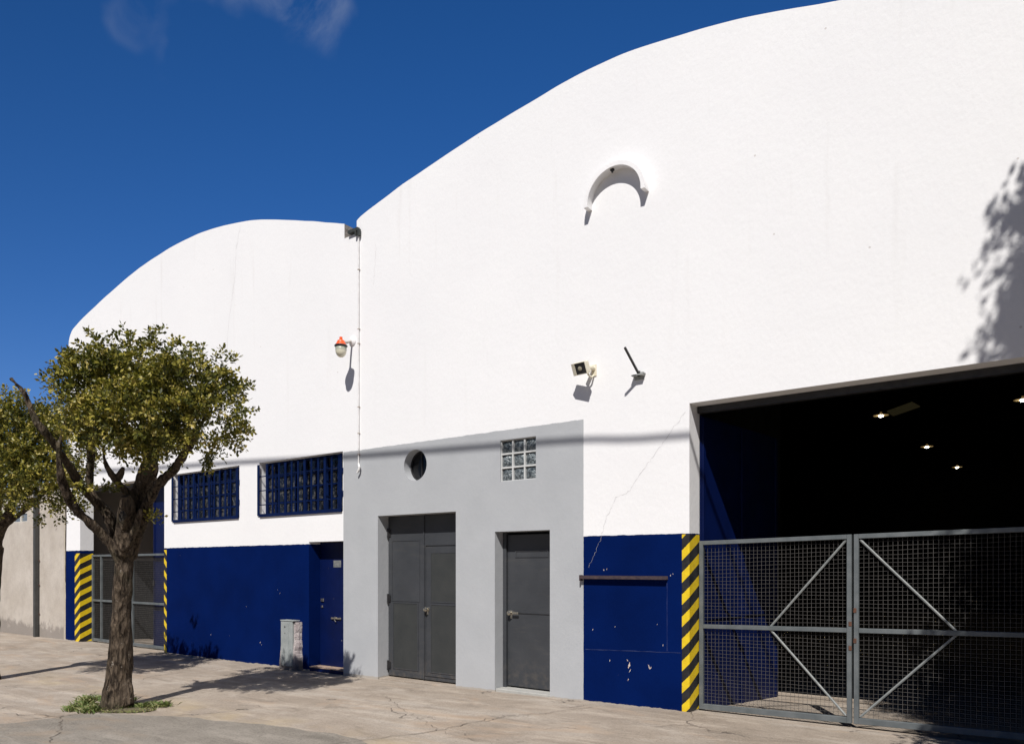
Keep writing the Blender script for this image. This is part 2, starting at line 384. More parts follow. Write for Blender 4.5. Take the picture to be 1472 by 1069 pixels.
# ------------------------------------------------------------------ the hall (warehouse)
hall = thing('warehouse', 'white rendered warehouse with two arched gables, blue painted base and grey door bay', 'warehouse', (-9, 0, 0))
arcL = [(-18.22, 6.60), (-18.20, 6.82), (-18.06, 7.0), (-17.86, 7.09), (-17.55, 7.18), (-17.0, 7.315), (-16.4, 7.45), (-15.7, 7.595), (-15.0, 7.715), (-14.3, 7.79), (-13.6, 7.835), (-12.9, 7.835), (-12.3, 7.795), (-11.6, 7.70), (-11.0, 7.585), (-10.4, 7.42), (-9.7, 7.205), (-9.2, 7.045), (-8.75, 6.895)]
arcR = [(-8.47, 6.865), (-8.36, 6.915), (-8.06, 6.99), (-7.5, 7.12), (-6.94, 7.22), (-6.43, 7.31), (-5.95, 7.38), (-5.5, 7.435), (-5.07, 7.485), (-4.78, 7.52), (-4.47, 7.54), (-4.13, 7.545), (-3.85, 7.53), (-3.5, 7.49), (-3.03, 7.42), (-2.68, 7.36), (-2.32, 7.28), (-1.98, 7.19), (-1.54, 7.07), (-1.0, 6.91), (-.5, 6.74), (0, 6.55), (.5, 6.34), (.95, 6.12)]
def smooth_pts(P, n=6):
    out = []
    for i in range(len(P) - 1):
        p0, p1, p2, p3 = P[max(i - 1, 0)], P[i], P[i + 1], P[min(i + 2, len(P) - 1)]
        for k in range(n):
            t = k / n
            out.append(tuple(.5 * ((2 * p1[a]) + (-p0[a] + p2[a]) * t + (2 * p0[a] - 5 * p1[a] + 4 * p2[a] - p3[a]) * t * t + (-p0[a] + 3 * p1[a] - 3 * p2[a] + p3[a]) * t ** 3) for a in (0, 1)))
    out.append(P[-1]); return out
prof = [(-18.42, -.6), (-18.34, 1.9), (-18.28, 4.2)] + smooth_pts(arcL) + [(-8.75, 6.668), (-8.47, 6.675)] + smooth_pts(arcR) + [(.95, -.6)]
bm = B()
f0 = bm.faces.new([bm.verts.new((x, 0, z + .006 * mnoise.noise(Vector((x * 3, 0, z))) * (z > 6.7))) for x, z in prof])
ex = bmesh.ops.extrude_face_region(bm, geom=[f0])
bmesh.ops.translate(bm, vec=(0, .30, 0), verts=[v for v in ex['geom'] if isinstance(v, bmesh.types.BMVert)])
wall = obj('front_wall', bm, M_FACADE, hall)
cut = B()
holes = [(-17.64, -14.03, -1, 3.372), (-3.14, .5, -1, 3.385), (-8.01, -6.49, -1, 2.352), (-5.82, -4.96, -1, 2.056), (-9.60, -8.772, -1, 1.998),
         (-13.70, -11.51, 2.455, 3.388), (-10.93, -8.785, 2.452, 3.385), (-5.73, -5.17, 2.705, 3.240)]
for x0, x1, z0, z1 in holes: box(cut, x0, x1, -.2, .6, z0, z1)
lathe(cut, [(.222, -.2), (.222, .6)], Matrix.Translation((-7.25, 0, 3.045)) @ Matrix.Rotation(R(-90), 4, 'X'), 64)
cuto = obj('cutter', cut, M_FACADE)
md = wall.modifiers.new('b', 'BOOLEAN'); md.operation = 'DIFFERENCE'; md.solver = 'EXACT'; md.object = cuto
dg = bpy.context.evaluated_depsgraph_get()
nm = bpy.data.meshes.new_from_object(wall.evaluated_get(dg)); wall.modifiers.clear(); wall.data = nm
bpy.data.objects.remove(cuto)
# roof vaults, side and back walls, inner partition
def vault(name, pts, y0, y1, mat, th=.08):
    b = B(); n = len(pts); up = []
    vs = [[b.verts.new((x, y, z + dz)) for x, z in pts] for y in (y0, y1) for dz in (0, th)]
    for i in range(n - 1):
        b.faces.new((vs[0][i], vs[0][i + 1], vs[2][i + 1], vs[2][i])); b.faces.new((vs[1][i], vs[3][i], vs[3][i + 1], vs[1][i + 1]))
        b.faces.new((vs[0][i], vs[1][i], vs[1][i + 1], vs[0][i + 1])); b.faces.new((vs[2][i], vs[2][i + 1], vs[3][i + 1], vs[3][i]))
    for i in (0, n - 1): b.faces.new((vs[0][i], vs[2][i], vs[3][i], vs[1][i]))
    return obj(name, b, mat, hall)
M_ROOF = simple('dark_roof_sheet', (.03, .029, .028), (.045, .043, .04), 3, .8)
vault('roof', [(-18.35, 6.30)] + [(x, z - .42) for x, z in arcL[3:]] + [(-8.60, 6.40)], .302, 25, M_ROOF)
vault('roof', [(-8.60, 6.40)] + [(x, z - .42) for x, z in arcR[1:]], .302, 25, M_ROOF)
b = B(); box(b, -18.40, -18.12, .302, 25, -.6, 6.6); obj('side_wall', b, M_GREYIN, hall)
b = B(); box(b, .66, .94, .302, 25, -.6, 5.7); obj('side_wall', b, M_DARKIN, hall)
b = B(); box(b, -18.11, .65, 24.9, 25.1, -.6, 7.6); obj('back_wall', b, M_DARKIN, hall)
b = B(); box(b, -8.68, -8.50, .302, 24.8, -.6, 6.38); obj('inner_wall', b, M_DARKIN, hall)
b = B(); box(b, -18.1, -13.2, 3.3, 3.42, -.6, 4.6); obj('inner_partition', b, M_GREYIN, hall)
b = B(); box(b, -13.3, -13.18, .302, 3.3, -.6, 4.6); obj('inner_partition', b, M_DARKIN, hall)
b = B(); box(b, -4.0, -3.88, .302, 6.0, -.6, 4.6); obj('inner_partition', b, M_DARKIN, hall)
# steel lintel head behind the openings
for x0, x1, zt in ((-17.63, -14.04, 3.372), (-3.13, .49, 3.385)):
    b = B(); box(b, x0, x1, .21, .285, zt - .075, zt - .004); obj('door_head', b, M_BLACK, hall)
# hazard striping painted on the gate corners (thin coat over plaster)
def shell(b, faces): 
    for q in faces: b.faces.new([b.verts.new(p) for p in q])
o_ = .003
def coat(name, mat, xf0, xf1, xj, z1, side):
    b = B(); z0 = gz(xj) + .0
    n = 14; rnd = random.Random(int(abs(xj) * 10))
    # side=+1: jamb face looks to +X ; front strip xf0..xf1
    box(b, xf0, xf1, -o_, .0005, z0, z1)
    if side > 0: box(b, xj - .0005, xj + o_, -o_ * .5, .279, z0, z1)
    else: box(b, xj - o_, xj + .0005, -o_ * .5, .279, z0, z1)
    return obj(name, b, mat, hall)
M_ST1 = stripes('hazard_stripe_rising', lambda m, x, y: m.math('ADD', m.math('ADD', x, 3.22), m.math('MULTIPLY', y, .46)), -.03)
M_ST2 = stripes('hazard_stripe_rising_far', lambda m, x, y: m.math('ADD', m.math('MULTIPLY', m.math('ADD', x, 17.90), .7), m.math('MULTIPLY', y, .5)), .02)
M_ST3 = stripes('hazard_stripe_falling', lambda m, x, y: m.math('SUBTRACT', -13.85, x), .03)
coat('hazard_stripe', M_ST1, -3.225, -3.1385, -3.14, 1.955, 1)
coat('hazard_stripe', M_ST2, -17.90, -17.6385, -17.64, 1.90, 1)
coat('hazard_stripe', M_ST3, -14.0315, -13.94, -14.03, 1.93, -1)
# ornament: a shallow half-round hood in the gable
b = B(); n = 40; cx, cz, Ro, Ri, dp = -4.015, 5.865, .395, .345, .115
ang = [R(-3) + R(187) * k / n for k in range(n + 1)]
rr = [[b.verts.new((cx + r * math.cos(a), y, cz + r * math.sin(a))) for a in ang] for r, y in ((Ro, .001), (Ro, -dp), (Ri, -dp), (Ri, .001))]
for q in range(4):
    for k in range(n): b.faces.new((rr[q][k], rr[q][k + 1], rr[(q + 1) % 4][k + 1], rr[(q + 1) % 4][k]))
for k in (0, n): b.faces.new([rr[q][k] for q in range(4)])
hood = obj('arched_hood', b, M_WHITE, hall)
b = B(); box(b, -4.075, -4.03, -.085, -.05, 6.185, 6.208, .004); tube(b, [(-4.052, -.068, 6.19), (-4.052, -.07, 6.168)], .012, 10); obj('socket', b, M_BLACK, hood)
# notch: concrete cheek, gutter end
b = B(); box(b, -8.744, -8.50, .11, .26, 6.70, 6.73); box(b, -8.62, -8.40, -.05, .10, 6.69, 6.735); box(b, -8.46, -8.43, -.055, -.02, 6.62, 6.69); box(b, -8.40, -8.36, -.05, -.015, 6.60, 6.70)
obj('gutter_end', b, simple('green_black_metal', (.02, .03, .028), (.05, .05, .045), 20, .6), hall)
# hatch outline and shelf rail on the blue base
b = B()
ribbon(b, [(-4.45, -.0005, .61), (-3.9, -.0005, .63), (-3.24, -.0005, .65)], .007, (0, -1, 0), 1, .002, .002)
ribbon(b, [(-3.40, -.0005, 1.42), (-3.40, -.0005, .66)], .005, (0, -1, 0), 2, .002, .002)
obj('hatch_seam', b, simple('seam_blue', (.03, .05, .16), (.012, .02, .09), 15, .7), hall)
b = B(); box(b, -4.49, -3.39, -.060, -.002, 1.455, 1.462); box(b, -4.49, -3.39, -.060, -.054, 1.462, 1.488); box(b, -4.49, -3.39, -.010, -.002, 1.462, 1.495); box(b, -4.502, -4.488, -.064, 0, 1.43, 1.50)
obj('angle_iron_rail', b, simple('dark_angle_iron', (.03, .02, .03), (.07, .045, .045), 20, .7), hall)
# flaked spots of old plaster showing through the blue
rnd = random.Random(5); mfl = simple('bare_plaster', (.55, .42, .33), (.62, .58, .56), 30, .9)
for (x, z, s) in [(-3.87, .46, .03), (-3.86, .40, .018), (-3.89, .52, .012), (-3.62, .47, .022), (-3.60, .455, .014), (-4.12, .50, .01), (-4.35, .85, .012), (-4.05, .9, .008), (-3.45, .72, .010), (-3.88, .30, .012), (-4.2, 1.56, .012), (-4.16, 1.57, .010), (-3.36, 1.50, .012), (-3.33, 1.52, .008), (-3.52, .95, .008), (-10.9, .30, .016), (-10.86, .26, .012), (-11.3, .9, .008), (-10.35, 1.15, .01), (-12.4, .35, .012)]:
    k = 15; s *= .8; b = B(); sk = rnd.uniform(-.6, .6)
    P = [(s * rnd.uniform(.25, 1.0) * math.cos(a) * .7, s * rnd.uniform(.4, 1.9) * math.sin(a)) for a in [2 * math.pi * i / k for i in range(k)]]
    b.faces.new([b.verts.new((x + p + sk * q, -.0025, z + q)) for p, q in P]); obj('paint_flake', b, mfl, hall)
# cracks in the render
b = B()
ribbon(b, [(-3.19, 0, 3.3), (-3.38, 0, 3.06), (-3.56, 0, 2.85), (-3.69, 0, 2.7), (-3.86, 0, 2.47), (-4.04, 0, 2.4), (-4.16, 0, 2.19), (-4.23, 0, 1.96), (-4.32, 0, 1.76), (-4.41, 0, 1.59)], .0030, (0, -1, 0), 3, .012, .0022, 8)
obj('render_crack', b, simple('crack_grey', (.34, .33, .34), (.48, .46, .46), 20, .9), hall)
b = B()
ribbon(b, [(-11.47, 0, 7.63), (-11.6, 0, 7.27), (-11.64, 0, 6.73), (-11.77, 0, 6.26), (-11.87, 0, 5.78), (-11.9, 0, 5.3)], .006, (0, -1, 0), 4, .012, .0022, 8)
mcp = simple('crack_pale', (.55, .53, .53), (.66, .64, .63), 20, .9); obj('render_crack', b, mcp, hall); b = B()
ribbon(b, [(-8.05, 0, 6.4), (-8.07, 0, 6.1), (-8.1, 0, 5.8)], .004, (0, -1, 0), 6, .012, .0022, 8)
obj('render_crack', b, mcp, hall)
# white conduit down the joint between the gables
M_PIPE = simple('white_conduit', (.62, .60, .59), (.75, .74, .73), 12, .6)
cond = B(); tube(cond, [(-8.405, -.02, z) for z in frange(6.62, 3.16, 12)], .011, 8)
tube(cond, [(-8.405, -.02, 3.16), (-8.385, -.03, 3.12), (-8.36, -.045, 3.10), (-8.37, -.05, 3.06), (-8.40, -.05, 3.02)], .017, 8)
conduit = obj('conduit', cond, M_PIPE, hall)
b = B()
b.free(); mcl = simple('old_clip', (.35, .28, .23), (.5, .46, .42), 20, .8)
for z in (6.1, 5.2, 4.98, 4.02, 3.62, 3.3):
    b = B(); box(b, -8.422, -8.388, -.033, .0, z - .008, z + .008, .002); obj('clip', b, mcl, conduit)

# round opening with louvre frame
def round_window():
    b = B(); T = Matrix.Translation((-7.25, 0, 3.045)) @ Matrix.Rotation(R(-90), 4, 'X')
    n = 48
    R4 = [[b.verts.new(T @ Vector((r * math.cos(2 * math.pi * k / n), r * math.sin(2 * math.pi * k / n), z))) for k in range(n)] for r, z in ((.2205, .135), (.2205, .165), (.20, .165), (.20, .135))]
    for q in range(4):
        for k in range(n): b.faces.new((R4[q][k], R4[q][(k + 1) % n], R4[(q + 1) % 4][(k + 1) % n], R4[(q + 1) % 4][k]))
    f = obj('round_window', b, M_BLACK, hall, smooth=False)
    b = B(); lathe(b, [(.199, .150), (.199, .155)], T, 40); obj('glass', b, simple('black_glass', (.006, .006, .007), None, 5, .1), f)
    b = B(); box(b, -7.258, -7.242, .136, .149, 2.85, 3.24); obj('bar', b, M_BLACK, f)
round_window()
# glass-block window
gb = B(); X0, X1, Z0, Z1 = -5.73, -5.17, 2.705, 3.24; s = (X1 - X0) / 3; sz = (Z1 - Z0) / 3; g = .011
for i in range(4):
    xc = X0 + i * s; box(gb, max(X0, xc - g), min(X1, xc + g), .018, .10, Z0, Z1)
for j in range(4):
    zc = Z0 + j * sz
    for i in range(3): box(gb, X0 + i * s + g, X0 + (i + 1) * s - g, .018, .10, max(Z0, zc - g), min(Z1, zc + g))
gwin = obj('glass_block_window', gb, simple('white_mortar', (.48, .49, .48), (.58, .58, .57), 20, .8), hall)
mg = NT('wavy_glass_block')
nz = mg.noise(16, 4, .6, None, 1.5); x, y, z = mg.xyz()
mg.base(mg.mix(mg.rng(nz, .42, .62), (.04, .052, .060), (.22, .25, .26))); mg.rough(.16); mg.bump(mg.noise(13, 3, .5, None, 2.0), .8, .03); mg.spec(.6)
for i in range(3):
    for j in range(3):
        b = B(); n = 8; a0, a1 = X0 + i * s + g, X0 + (i + 1) * s - g; c0, c1 = Z0 + j * sz + g, Z0 + (j + 1) * sz - g
        grid = [[b.verts.new((a0 + (a1 - a0) * p / n, .045 - .020 * (1 - abs(2 * p / n - 1) ** 3) * (1 - abs(2 * q / n - 1) ** 3), c0 + (c1 - c0) * q / n)) for q in range(n + 1)] for p in range(n + 1)]
        for p in range(n):
            for q in range(n): b.faces.new((grid[p][q], grid[p + 1][q], grid[p + 1][q + 1], grid[p][q + 1]))
        o = obj('glass_block', b, mg.m, gwin, smooth=True)
b = B(); box(b, X0, X1, .101, .12, Z0, Z1); obj('glass_block_back', b, M_BLACK, gwin)

# ---- grilled windows
def grilled(x0, x1, z0, z1, nb, seed):
    rnd = random.Random(seed)
    b = B(); fw = .045                                   # sash frame deep in the reveal
    yy0, yy1 = .13, .17
    box(b, x0 + .002, x0 + fw, yy0, yy1, z0 + .002, z1 - .002); box(b, x1 - fw, x1 - .002, yy0, yy1, z0 + .002, z1 - .002)
    box(b, x0 + fw, x1 - fw, yy0, yy1, z0 + .002, z0 + fw); box(b, x0 + fw, x1 - fw, yy0, yy1, z1 - fw, z1 - .002)
    k = 8
    for i in range(1, k):
        xc = x0 + (x1 - x0) * i / k; box(b, xc - .018, xc + .018, yy0 + .005, yy1 - .005, z0 + fw, z1 - fw)
    w = obj('window', b, M_BLUEGRILLE, hall)
    for zc in (.26, .5, .74):
        zz = z0 + (z1 - z0) * zc
    b = B()
    for zc in (.26, .5, .74):
        zz = z0 + (z1 - z0) * zc
        box(b, x0 + fw, x1 - fw, yy0 + .010, yy1 - .010, zz - .012, zz + .012)
    obj('glazing_bar', b, M_BLUEGRILLE, w)
    b = B(); box(b, x0 + .01, x1 - .01, yy1 - .006, yy1 + .004, z0 + .01, z1 - .01); obj('glass', b, M_DARKGLASS, w)
    # grille standing a little proud of the wall
    b = B(); gx0, gx1 = x0 - .015, x1 - .006; gy = -.022
    box(b, gx0 - .012, gx0 + .045, gy, gy + .01, z0 + .02, z1 - .04)
    box(b, gx1 - .035, gx1, gy, gy + .01, z0 - .0, z1 - .03)
    box(b, gx0 + .045, gx1, gy - .002, gy + .008, z0 - .005, z0 + .05)
    for i in range(nb):
        xc = gx0 + .25 + (gx1 - gx0 - .31) * i / (nb - 1) + rnd.uniform(-.006, .006)
        wdt = .019 if i % 3 else .027
        box(b, xc - wdt, xc + wdt, gy + .001, gy + .012, z0 + .045, z1 - .05 + rnd.uniform(-.01, .01))
    for q in (.22, .48, .74):
        zz = z0 + (z1 - z0) * q
        tube(b, [(gx0, gy + .020, zz), (gx1, gy + .020, zz)], .009, 8)
    for zz in (z0 + .28, z1 - .30):
        box(b, gx1 - .006, gx1 + .018, gy, .0, zz - .045, zz + .045)
        box(b, gx0, gx0 + .02, gy + .01, .0, zz - .02, zz + .02)
    obj('grille', b, M_BLUEGRILLE, w)
    b = B(); box(b, x0 + .002, x1 - .002, .002, .13, z0 + .001, z0 + .008); obj('sill', b, M_WHITE, w)
grilled(-13.70, -11.51, 2.455, 3.388, 12, 1)
grilled(-10.93, -8.785, 2.452, 3.385, 12, 2)

# ---- doors
def door_leaf(name, x0, x1, z0, z1, y, panels, mat=M_DOOR, pmat=M_DOORPANEL):
    """slab with raised rim boxes round recessed panels"""
    b = B(); box(b, x0, x1, y, y + .04, z0, z1, .004)
    for (a0, a1, c0, c1, d) in panels:
        t = .014
        for q in ((a0 - t, a1 + t, c1, c1 + t), (a0 - t, a1 + t, c0 - t, c0), (a0 - t, a0, c0, c1), (a1, a1 + t, c0, c1)): box(b, q[0], q[1], y - d, y + .001, q[2], q[3])
    return obj(name, b, mat, hall)
def panel(door, a0, a1, c0, c1, y):
    b = B(); box(b, a0, a1, y - .003, y + .001, c0, c1); obj('panel', b, M_DOORPANEL, door)
def knob(door, x, y, z, big=True):
    b = B(); T = Matrix.Translation((x, y, z)) @ Matrix.Rotation(R(90), 4, 'X')
    lathe(b, [(.034, 0), (.034, .008), (.014, .012), (.014, .035), (.030, .042), (.034, .056), (.026, .070), (.010, .074)], T, 20)
    box(b, x - .012, x + .012, y - .006, y - .0005, z - .075, z - .03)
    obj('handle', b, M_BRASS, door, smooth=False)
yd = .21
zb = gz(-7.3) + .03
d1 = door_leaf('door', -8.005, -7.275, zb, 2.345, yd, [(-7.89, -7.40, .09, 1.055, .008), (-7.92, -7.37, 1.10, 1.98, .006)])
panel(d1, -7.89, -7.40, .09, 1.055, yd)
for zz in (1.12, .12, 2.1):
    b = B(); tube(b, [(-7.992, yd - .02, zz - .07), (-7.992, yd - .02, zz + .07)], .016, 10); box(b, -7.995, -7.95, yd - .012, yd - .001, zz - .05, zz + .05); obj('hinge', b, M_BLACK, d1)
d2 = door_leaf('door', -7.265, -6.495, zb, 2.345, yd, [(-7.13, -6.60, .09, 1.05, .008), (-7.13, -6.60, 1.10, 1.79, .007), (-7.235, -6.52, .04, 1.905, .012)])
panel(d2, -7.13, -6.60, .09, 1.05, yd)
panel(d2, -7.13, -6.60, 1.10, 1.79, yd)
knob(d2, -7.20, yd, .985)
b = B(); box(b, -7.28, -7.262, yd - .012, yd - .001, zb, 2.345); obj('astragal', b, M_DOOR, d2)
d3 = door_leaf('door', -5.76, -4.962, gz(-5.4) + .055, 2.05, .205, [(-5.62, -5.13, 1.735, 1.80, .008)])
b = B(); box(b, -5.818, -5.765, .17, .245, gz(-5.4) + .03, 2.052, .004); box(b, -5.765, -4.962, .205, .212, 2.02, 2.052); obj('door_frame', b, M_DOOR, d3)
b = B(); box(b, -5.75, -4.97, .198, .206, .985, .992); obj('seam', b, M_BLACK, d3)
knob(d3, -5.70, .205, .99)
b = B(); box(b, -5.66, -5.56, .155, .168, .975, 1.005, .004); obj('lever', b, M_BRASS, d3)
b = B(); box(b, -5.815, -4.965, .008, .285, -.4, gz(-5.4) + .035, .006); obj('threshold', b, simple('pale_cement', (.33, .33, .31), (.42, .41, .38), 8, .9, bump=.3), hall)
b = B(); box(b, -8.005, -6.495, .02, .285, -.4, gz(-7.3) + .012, .004); obj('threshold', b, M_WALK, hall)
d4 = door_leaf('door', -9.595, -8.776, gz(-9.2) + .07, 1.99, .22, [], M_BLUE); d4['label'] = 'blue metal door with flaking paint'
b = B(); box(b, -9.26, -9.08, .2165, .2199, 1.59, 1.70); obj('notice_plate', b, simple('faded_plate', (.22, .22, .20), (.10, .11, .13), 40, .6), d4)
b = B(); box(b, -9.30, -9.07, .195, .219, .755, .785, .004); tube(b, [(-9.20, .20, .80), (-9.20, .185, .74), (-9.17, .19, .72)], .008, 8); obj('bolt', b, M_BRASS, d4)
b = B(); box(b, -9.56, -9.49, .20, .219, 1.03, 1.08, .004); obj('handle', b, M_BRASS, d4); b = B(); box(b, -9.55, -9.51, .20, .219, .93, .965, .004); obj('lock', b, M_BRASS, d4)
b = B(); box(b, -9.60, -8.775, .01, .219, -.4, gz(-9.2) + .055, .005); obj('step', b, M_BLUE, hall)
b = B(); box(b, -9.598, -8.777, .004, .218, gz(-9.2) + .057, gz(-9.2) + .072, .003); obj('step_edging', b, simple('worn_tan_edge', (.45, .30, .18), (.25, .2, .2), 20, .8), hall)
# blue folding leaves standing open inside each gateway
b = B(); L = 1.99; aa = math.atan2(.133, 1.0)
T = Matrix.Translation((-3.125, .30, 0)) @ Matrix.Rotation(-aa, 4, 'Z')
box(b, -.025, .0, 0, L, -.13, 3.30, .003, T)
for (q0, q1) in ((0.02, .08), (L - .07, L - .01), (L * .5 - .03, L * .5 + .03)): box(b, .0, .018, q0, q1, -.11, 3.28, .002, T)
box(b, .0, .018, .08, L * .5 - .03, 1.0, 1.05, 0, T); box(b, .0, .018, L * .5 + .03, L - .07, 1.0, 1.05, 0, T)
lf = obj('folding_door', b, M_BLUE, hall)
b = B(); box(b, -15.07, -14.045, .34, .375, -.14, 3.34, .003); box(b, -15.06, -15.02, .325, .3395, -.10, 3.30)
lf2 = obj('folding_door', b, M_BLUE, hall)
b = B(); box(b, -15.06, -15.02, .305, .324, 1.2, 1.32, .004); obj('handle', b, M_BLACK, lf2)
# skylight sheet
b = B(); b.faces.new([b.verts.new(p) for p in [(-3.30, 13.41, 5.6), (-2.62, 12.6, 5.6), (-2.53, 13.25, 5.6), (-3.26, 14.1, 5.6)]])
ms = NT('dim_skylight'); ms.base((.3, .25, .12)); ms.b.inputs['Emission Color'].default_value = (.5, .42, .2, 1); ms.b.inputs['Emission Strength'].default_value = .022
r = bmesh.ops.extrude_face_region(b, geom=b.faces[:]); bmesh.ops.translate(b, vec=(0, 0, .03), verts=[v for v in r['geom'] if isinstance(v, bmesh.types.BMVert)])
obj('skylight', b, ms.m, hall)

# ------------------------------------------------------------------ gates
def gate(label, x0, x1, y, stiles, leaves, seed, slope=0.0, closer=False):
    g = thing('gate', label, 'gate', ((x0 + x1) / 2, y, gz((x0 + x1) / 2)), 'mesh gates across the warehouse entrances')
    S = .045
    for (a, c, apex, za, zt0, zt1, extra) in leaves:
        # leaf frame between a and c ; bottom follows za, top zt
        def zb_(x): return za + (x - a) * slope
        H = zt0
        Sh = Matrix.Identity(4); Sh[2][0] = slope; Sh[2][3] = -slope * a + za
        b = B(); y0, y1 = y - S / 2, y + S / 2
        def bx(*q, bev=.003): box(b, *q, bev, Sh)
        bx(a, a + S, y0, y1, 0, H); bx(c - S, c, y0, y1, 0, H)
        bx(a + S, c - S, y0, y1, 0, .06); bx(a + S, c - S, y0, y1, H - S, H); bx(a + S, c - S, y0 + .001, y1 - .001, .90, .90 + S)
        for e in extra: bx(e - S / 2, e + S / 2, y0 + .002, y1 - .002, .06, .90); bx(e - S / 2, e + S / 2, y0 + .002, y1 - .002, .90 + S, H - S)
        leaf = obj('gate_leaf', b, M_STEEL, g)
        b = B(); w = .00115
        nx = int(round((c - a - 2 * S) / .0425)); nzz = int(round((H - S - .06) / .0405)); rnd = random.Random(seed)
        for i in range(1, nx):
            xx = a + S + (c - a - 2 * S) * i / nx + rnd.uniform(-.002, .002)
            box(b, xx - w, xx + w, y + .012, y + .0162, .05, H - S * .5, 0, Sh)
        for j in range(1, nzz):
            zz = .06 + (H - S - .06) * j / nzz + rnd.uniform(-.002, .002)
            # wires sag and bow a little
            P = [Vector((xx, y + .0185, zz + .004 * math.sin(k * 1.3 + j) + rnd.uniform(-.0012, .0012))) for k, xx in enumerate(frange(a + S * .5, c - S * .5, 10))]
            for p in P: p.z += slope * (p.x - a) + za
            tube(b, P, w * 1.45, 4, False)
        obj('wire_mesh', b, M_WIRE, leaf)
        if apex is not None:
            ap, side = apex
            b = B(); ex = c - S if side > 0 else a + S
            for zz in (H - S, .06):
                zm = .90 + S / 2
                p0 = Vector((ap, y - .0, zm + (.02 if zz > zm else -.02))); p1 = Vector((ex - .01 * side, y - .0, zz + (-.01 if zz > zm else .01)))
                for p in (p0, p1): p.z += slope * (p.x - a) + za
                tube(b, [p0, p0.lerp(p1, .35) + Vector((0, 0, .002)), p0.lerp(p1, .7), p1], .0125, 6)
            obj('brace', b, M_BRACE, leaf)
        if closer:
            hx = c - .012 if apex and apex[1] > 0 else a + .012
            for zz in ((1.02, .78) if apex and apex[1] > 0 else (1.12, .82)):
                b = B(); box(b, hx - .014, hx + .014, y0 - .006, y0 + .001, za + zz - .02, za + zz + .025, .002); obj('latch', b, M_RUST, leaf)
    return g
gate('wide grey wire mesh double gate in front of the dark right hand entrance', -3.13, .5, .26, [], [(-3.125, -1.548, (-2.34, 1), .010, 1.875, 0, []), (-1.528, .48, (-.66, -1), .045, 1.875, 0, [])], 1, .022, True)
gate('grey wire mesh gate at the far left entrance, half hidden by the nearer tree trunk', -17.62, -14.05, .26, [], [(-17.62, -15.83, None, -.09, 1.96, 0, [-17.19]), (-15.81, -14.05, None, -.09, 1.96, 0, [])], 2, 0.0, False)

# ------------------------------------------------------------------ fixtures on the wall
wl = thing('wall_lamp', 'orange topped bulkhead lamp with frosted glass on a curved arm beside the conduit', 'wall lamp', (-8.56, 0, 5.04))
b = B(); T = Matrix.Translation((-8.56, 0, 5.05)) @ Matrix.Rotation(R(90), 4, 'X')
lathe(b, [(.075, 0), (.075, .012), (.05, .03), (.028, .04)], T, 20); obj('wall_plate', b, M_WHITE, wl)
b = B(); tube(b, [(-8.56, -.03, 5.04), (-8.55, -.08, 5.015), (-8.53, -.15, 4.985), (-8.50, -.24, 4.965), (-8.48, -.28, 4.96)], .019, 10)
obj('arm', b, simple('tarnished_arm', (.34, .31, .27), (.5, .46, .42), 20, .6), wl)
LX, LY = -8.48, -.30
T = Matrix.Translation((LX, LY, 0))
b = B(); lathe(b, [(.018, 5.022), (.022, 5.02), (.024, 4.985), (.052, 4.965), (.062, 4.94), (.082, 4.905), (.084, 4.900), (.075, 4.897)], T, 24)
obj('shade', b, simple('orange_enamel', (.80, .10, .012), (.72, .075, .010), 10, .4), wl, smooth=False)
b = B(); lathe(b, [(.092, 4.899), (.097, 4.893), (.097, 4.880), (.088, 4.876)], T, 24); obj('rim', b, M_BLACK, wl)
mgf = NT('frosted_glass'); z = mgf.xyz()[2]
mgf.base(mgf.mix(mgf.rng(z, 4.80, 4.84), (.68, .64, .50), (.33, .35, .28))); mgf.rough(.35); mgf.bump(mgf.noise(60, 3), .3, .01)
b = B(); lathe(b, [(.083, 4.876), (.084, 4.83), (.078, 4.785), (.062, 4.75), (.034, 4.725), (.01, 4.718)], T, 24); obj('glass_globe', b, mgf.m, wl, smooth=True)

fl = thing('floodlight', 'small square cream floodlight with black face on a short bracket above the grey bay', 'floodlight', (-4.33, 0, 3.93))
T = Matrix.Translation((-4.40, -.20, 3.925)) @ Matrix.Rotation(R(-12), 4, 'Z') @ Matrix.Rotation(R(24), 4, 'X') @ Matrix.Rotation(R(2), 4, 'Y')
M_CREAM = simple('cream_enamel', (.62, .56, .42), (.74, .70, .58), 15, .5)
b = B()
t_ = .006; hw, hh = .105, .070
box(b, -hw, hw, .0, .05, -hh, hh, .008, T)
for q in ((-hw, hw, hh - t_, hh), (-hw, hw, -hh, -hh + t_), (-hw, -hw + .045, -hh + t_, hh - t_), (hw - t_, hw, -hh + t_, hh - t_)): box(b, q[0], q[1], -.03, .0, q[2], q[3], 0, T)
obj('housing', b, M_CREAM, fl)
b = B(); box(b, -hw + .046, hw - t_ - .001, -.024, -.001, -hh + t_ + .001, hh - t_ - .001, 0, T); face = obj('lamp_face', b, M_BLACK, fl)
b = B(); lathe(b, [(.024, -.0), (.026, .003), (.012, .006)], T @ Matrix.Translation((.012, -.0245, .0)) @ Matrix.Rotation(R(90), 4, 'X'), 20, 1.2); obj('led', b, simple('led_lens', (.55, .50, .38), (.3, .28, .2), 60, .3), face)
b = B(); tube(b, [(-4.33, -.0, 3.95), (-4.34, -.06, 3.955), (-4.36, -.13, 3.94)], .028, 10); box(b, -4.365, -4.295, -.012, -.0005, 3.86, 4.0, .004)
tube(b, [(-4.33, -.012, 3.87), (-4.335, -.06, 3.84), (-4.35, -.10, 3.86), (-4.36, -.13, 3.92)], .012, 8)
obj('bracket', b, M_CREAM, fl)

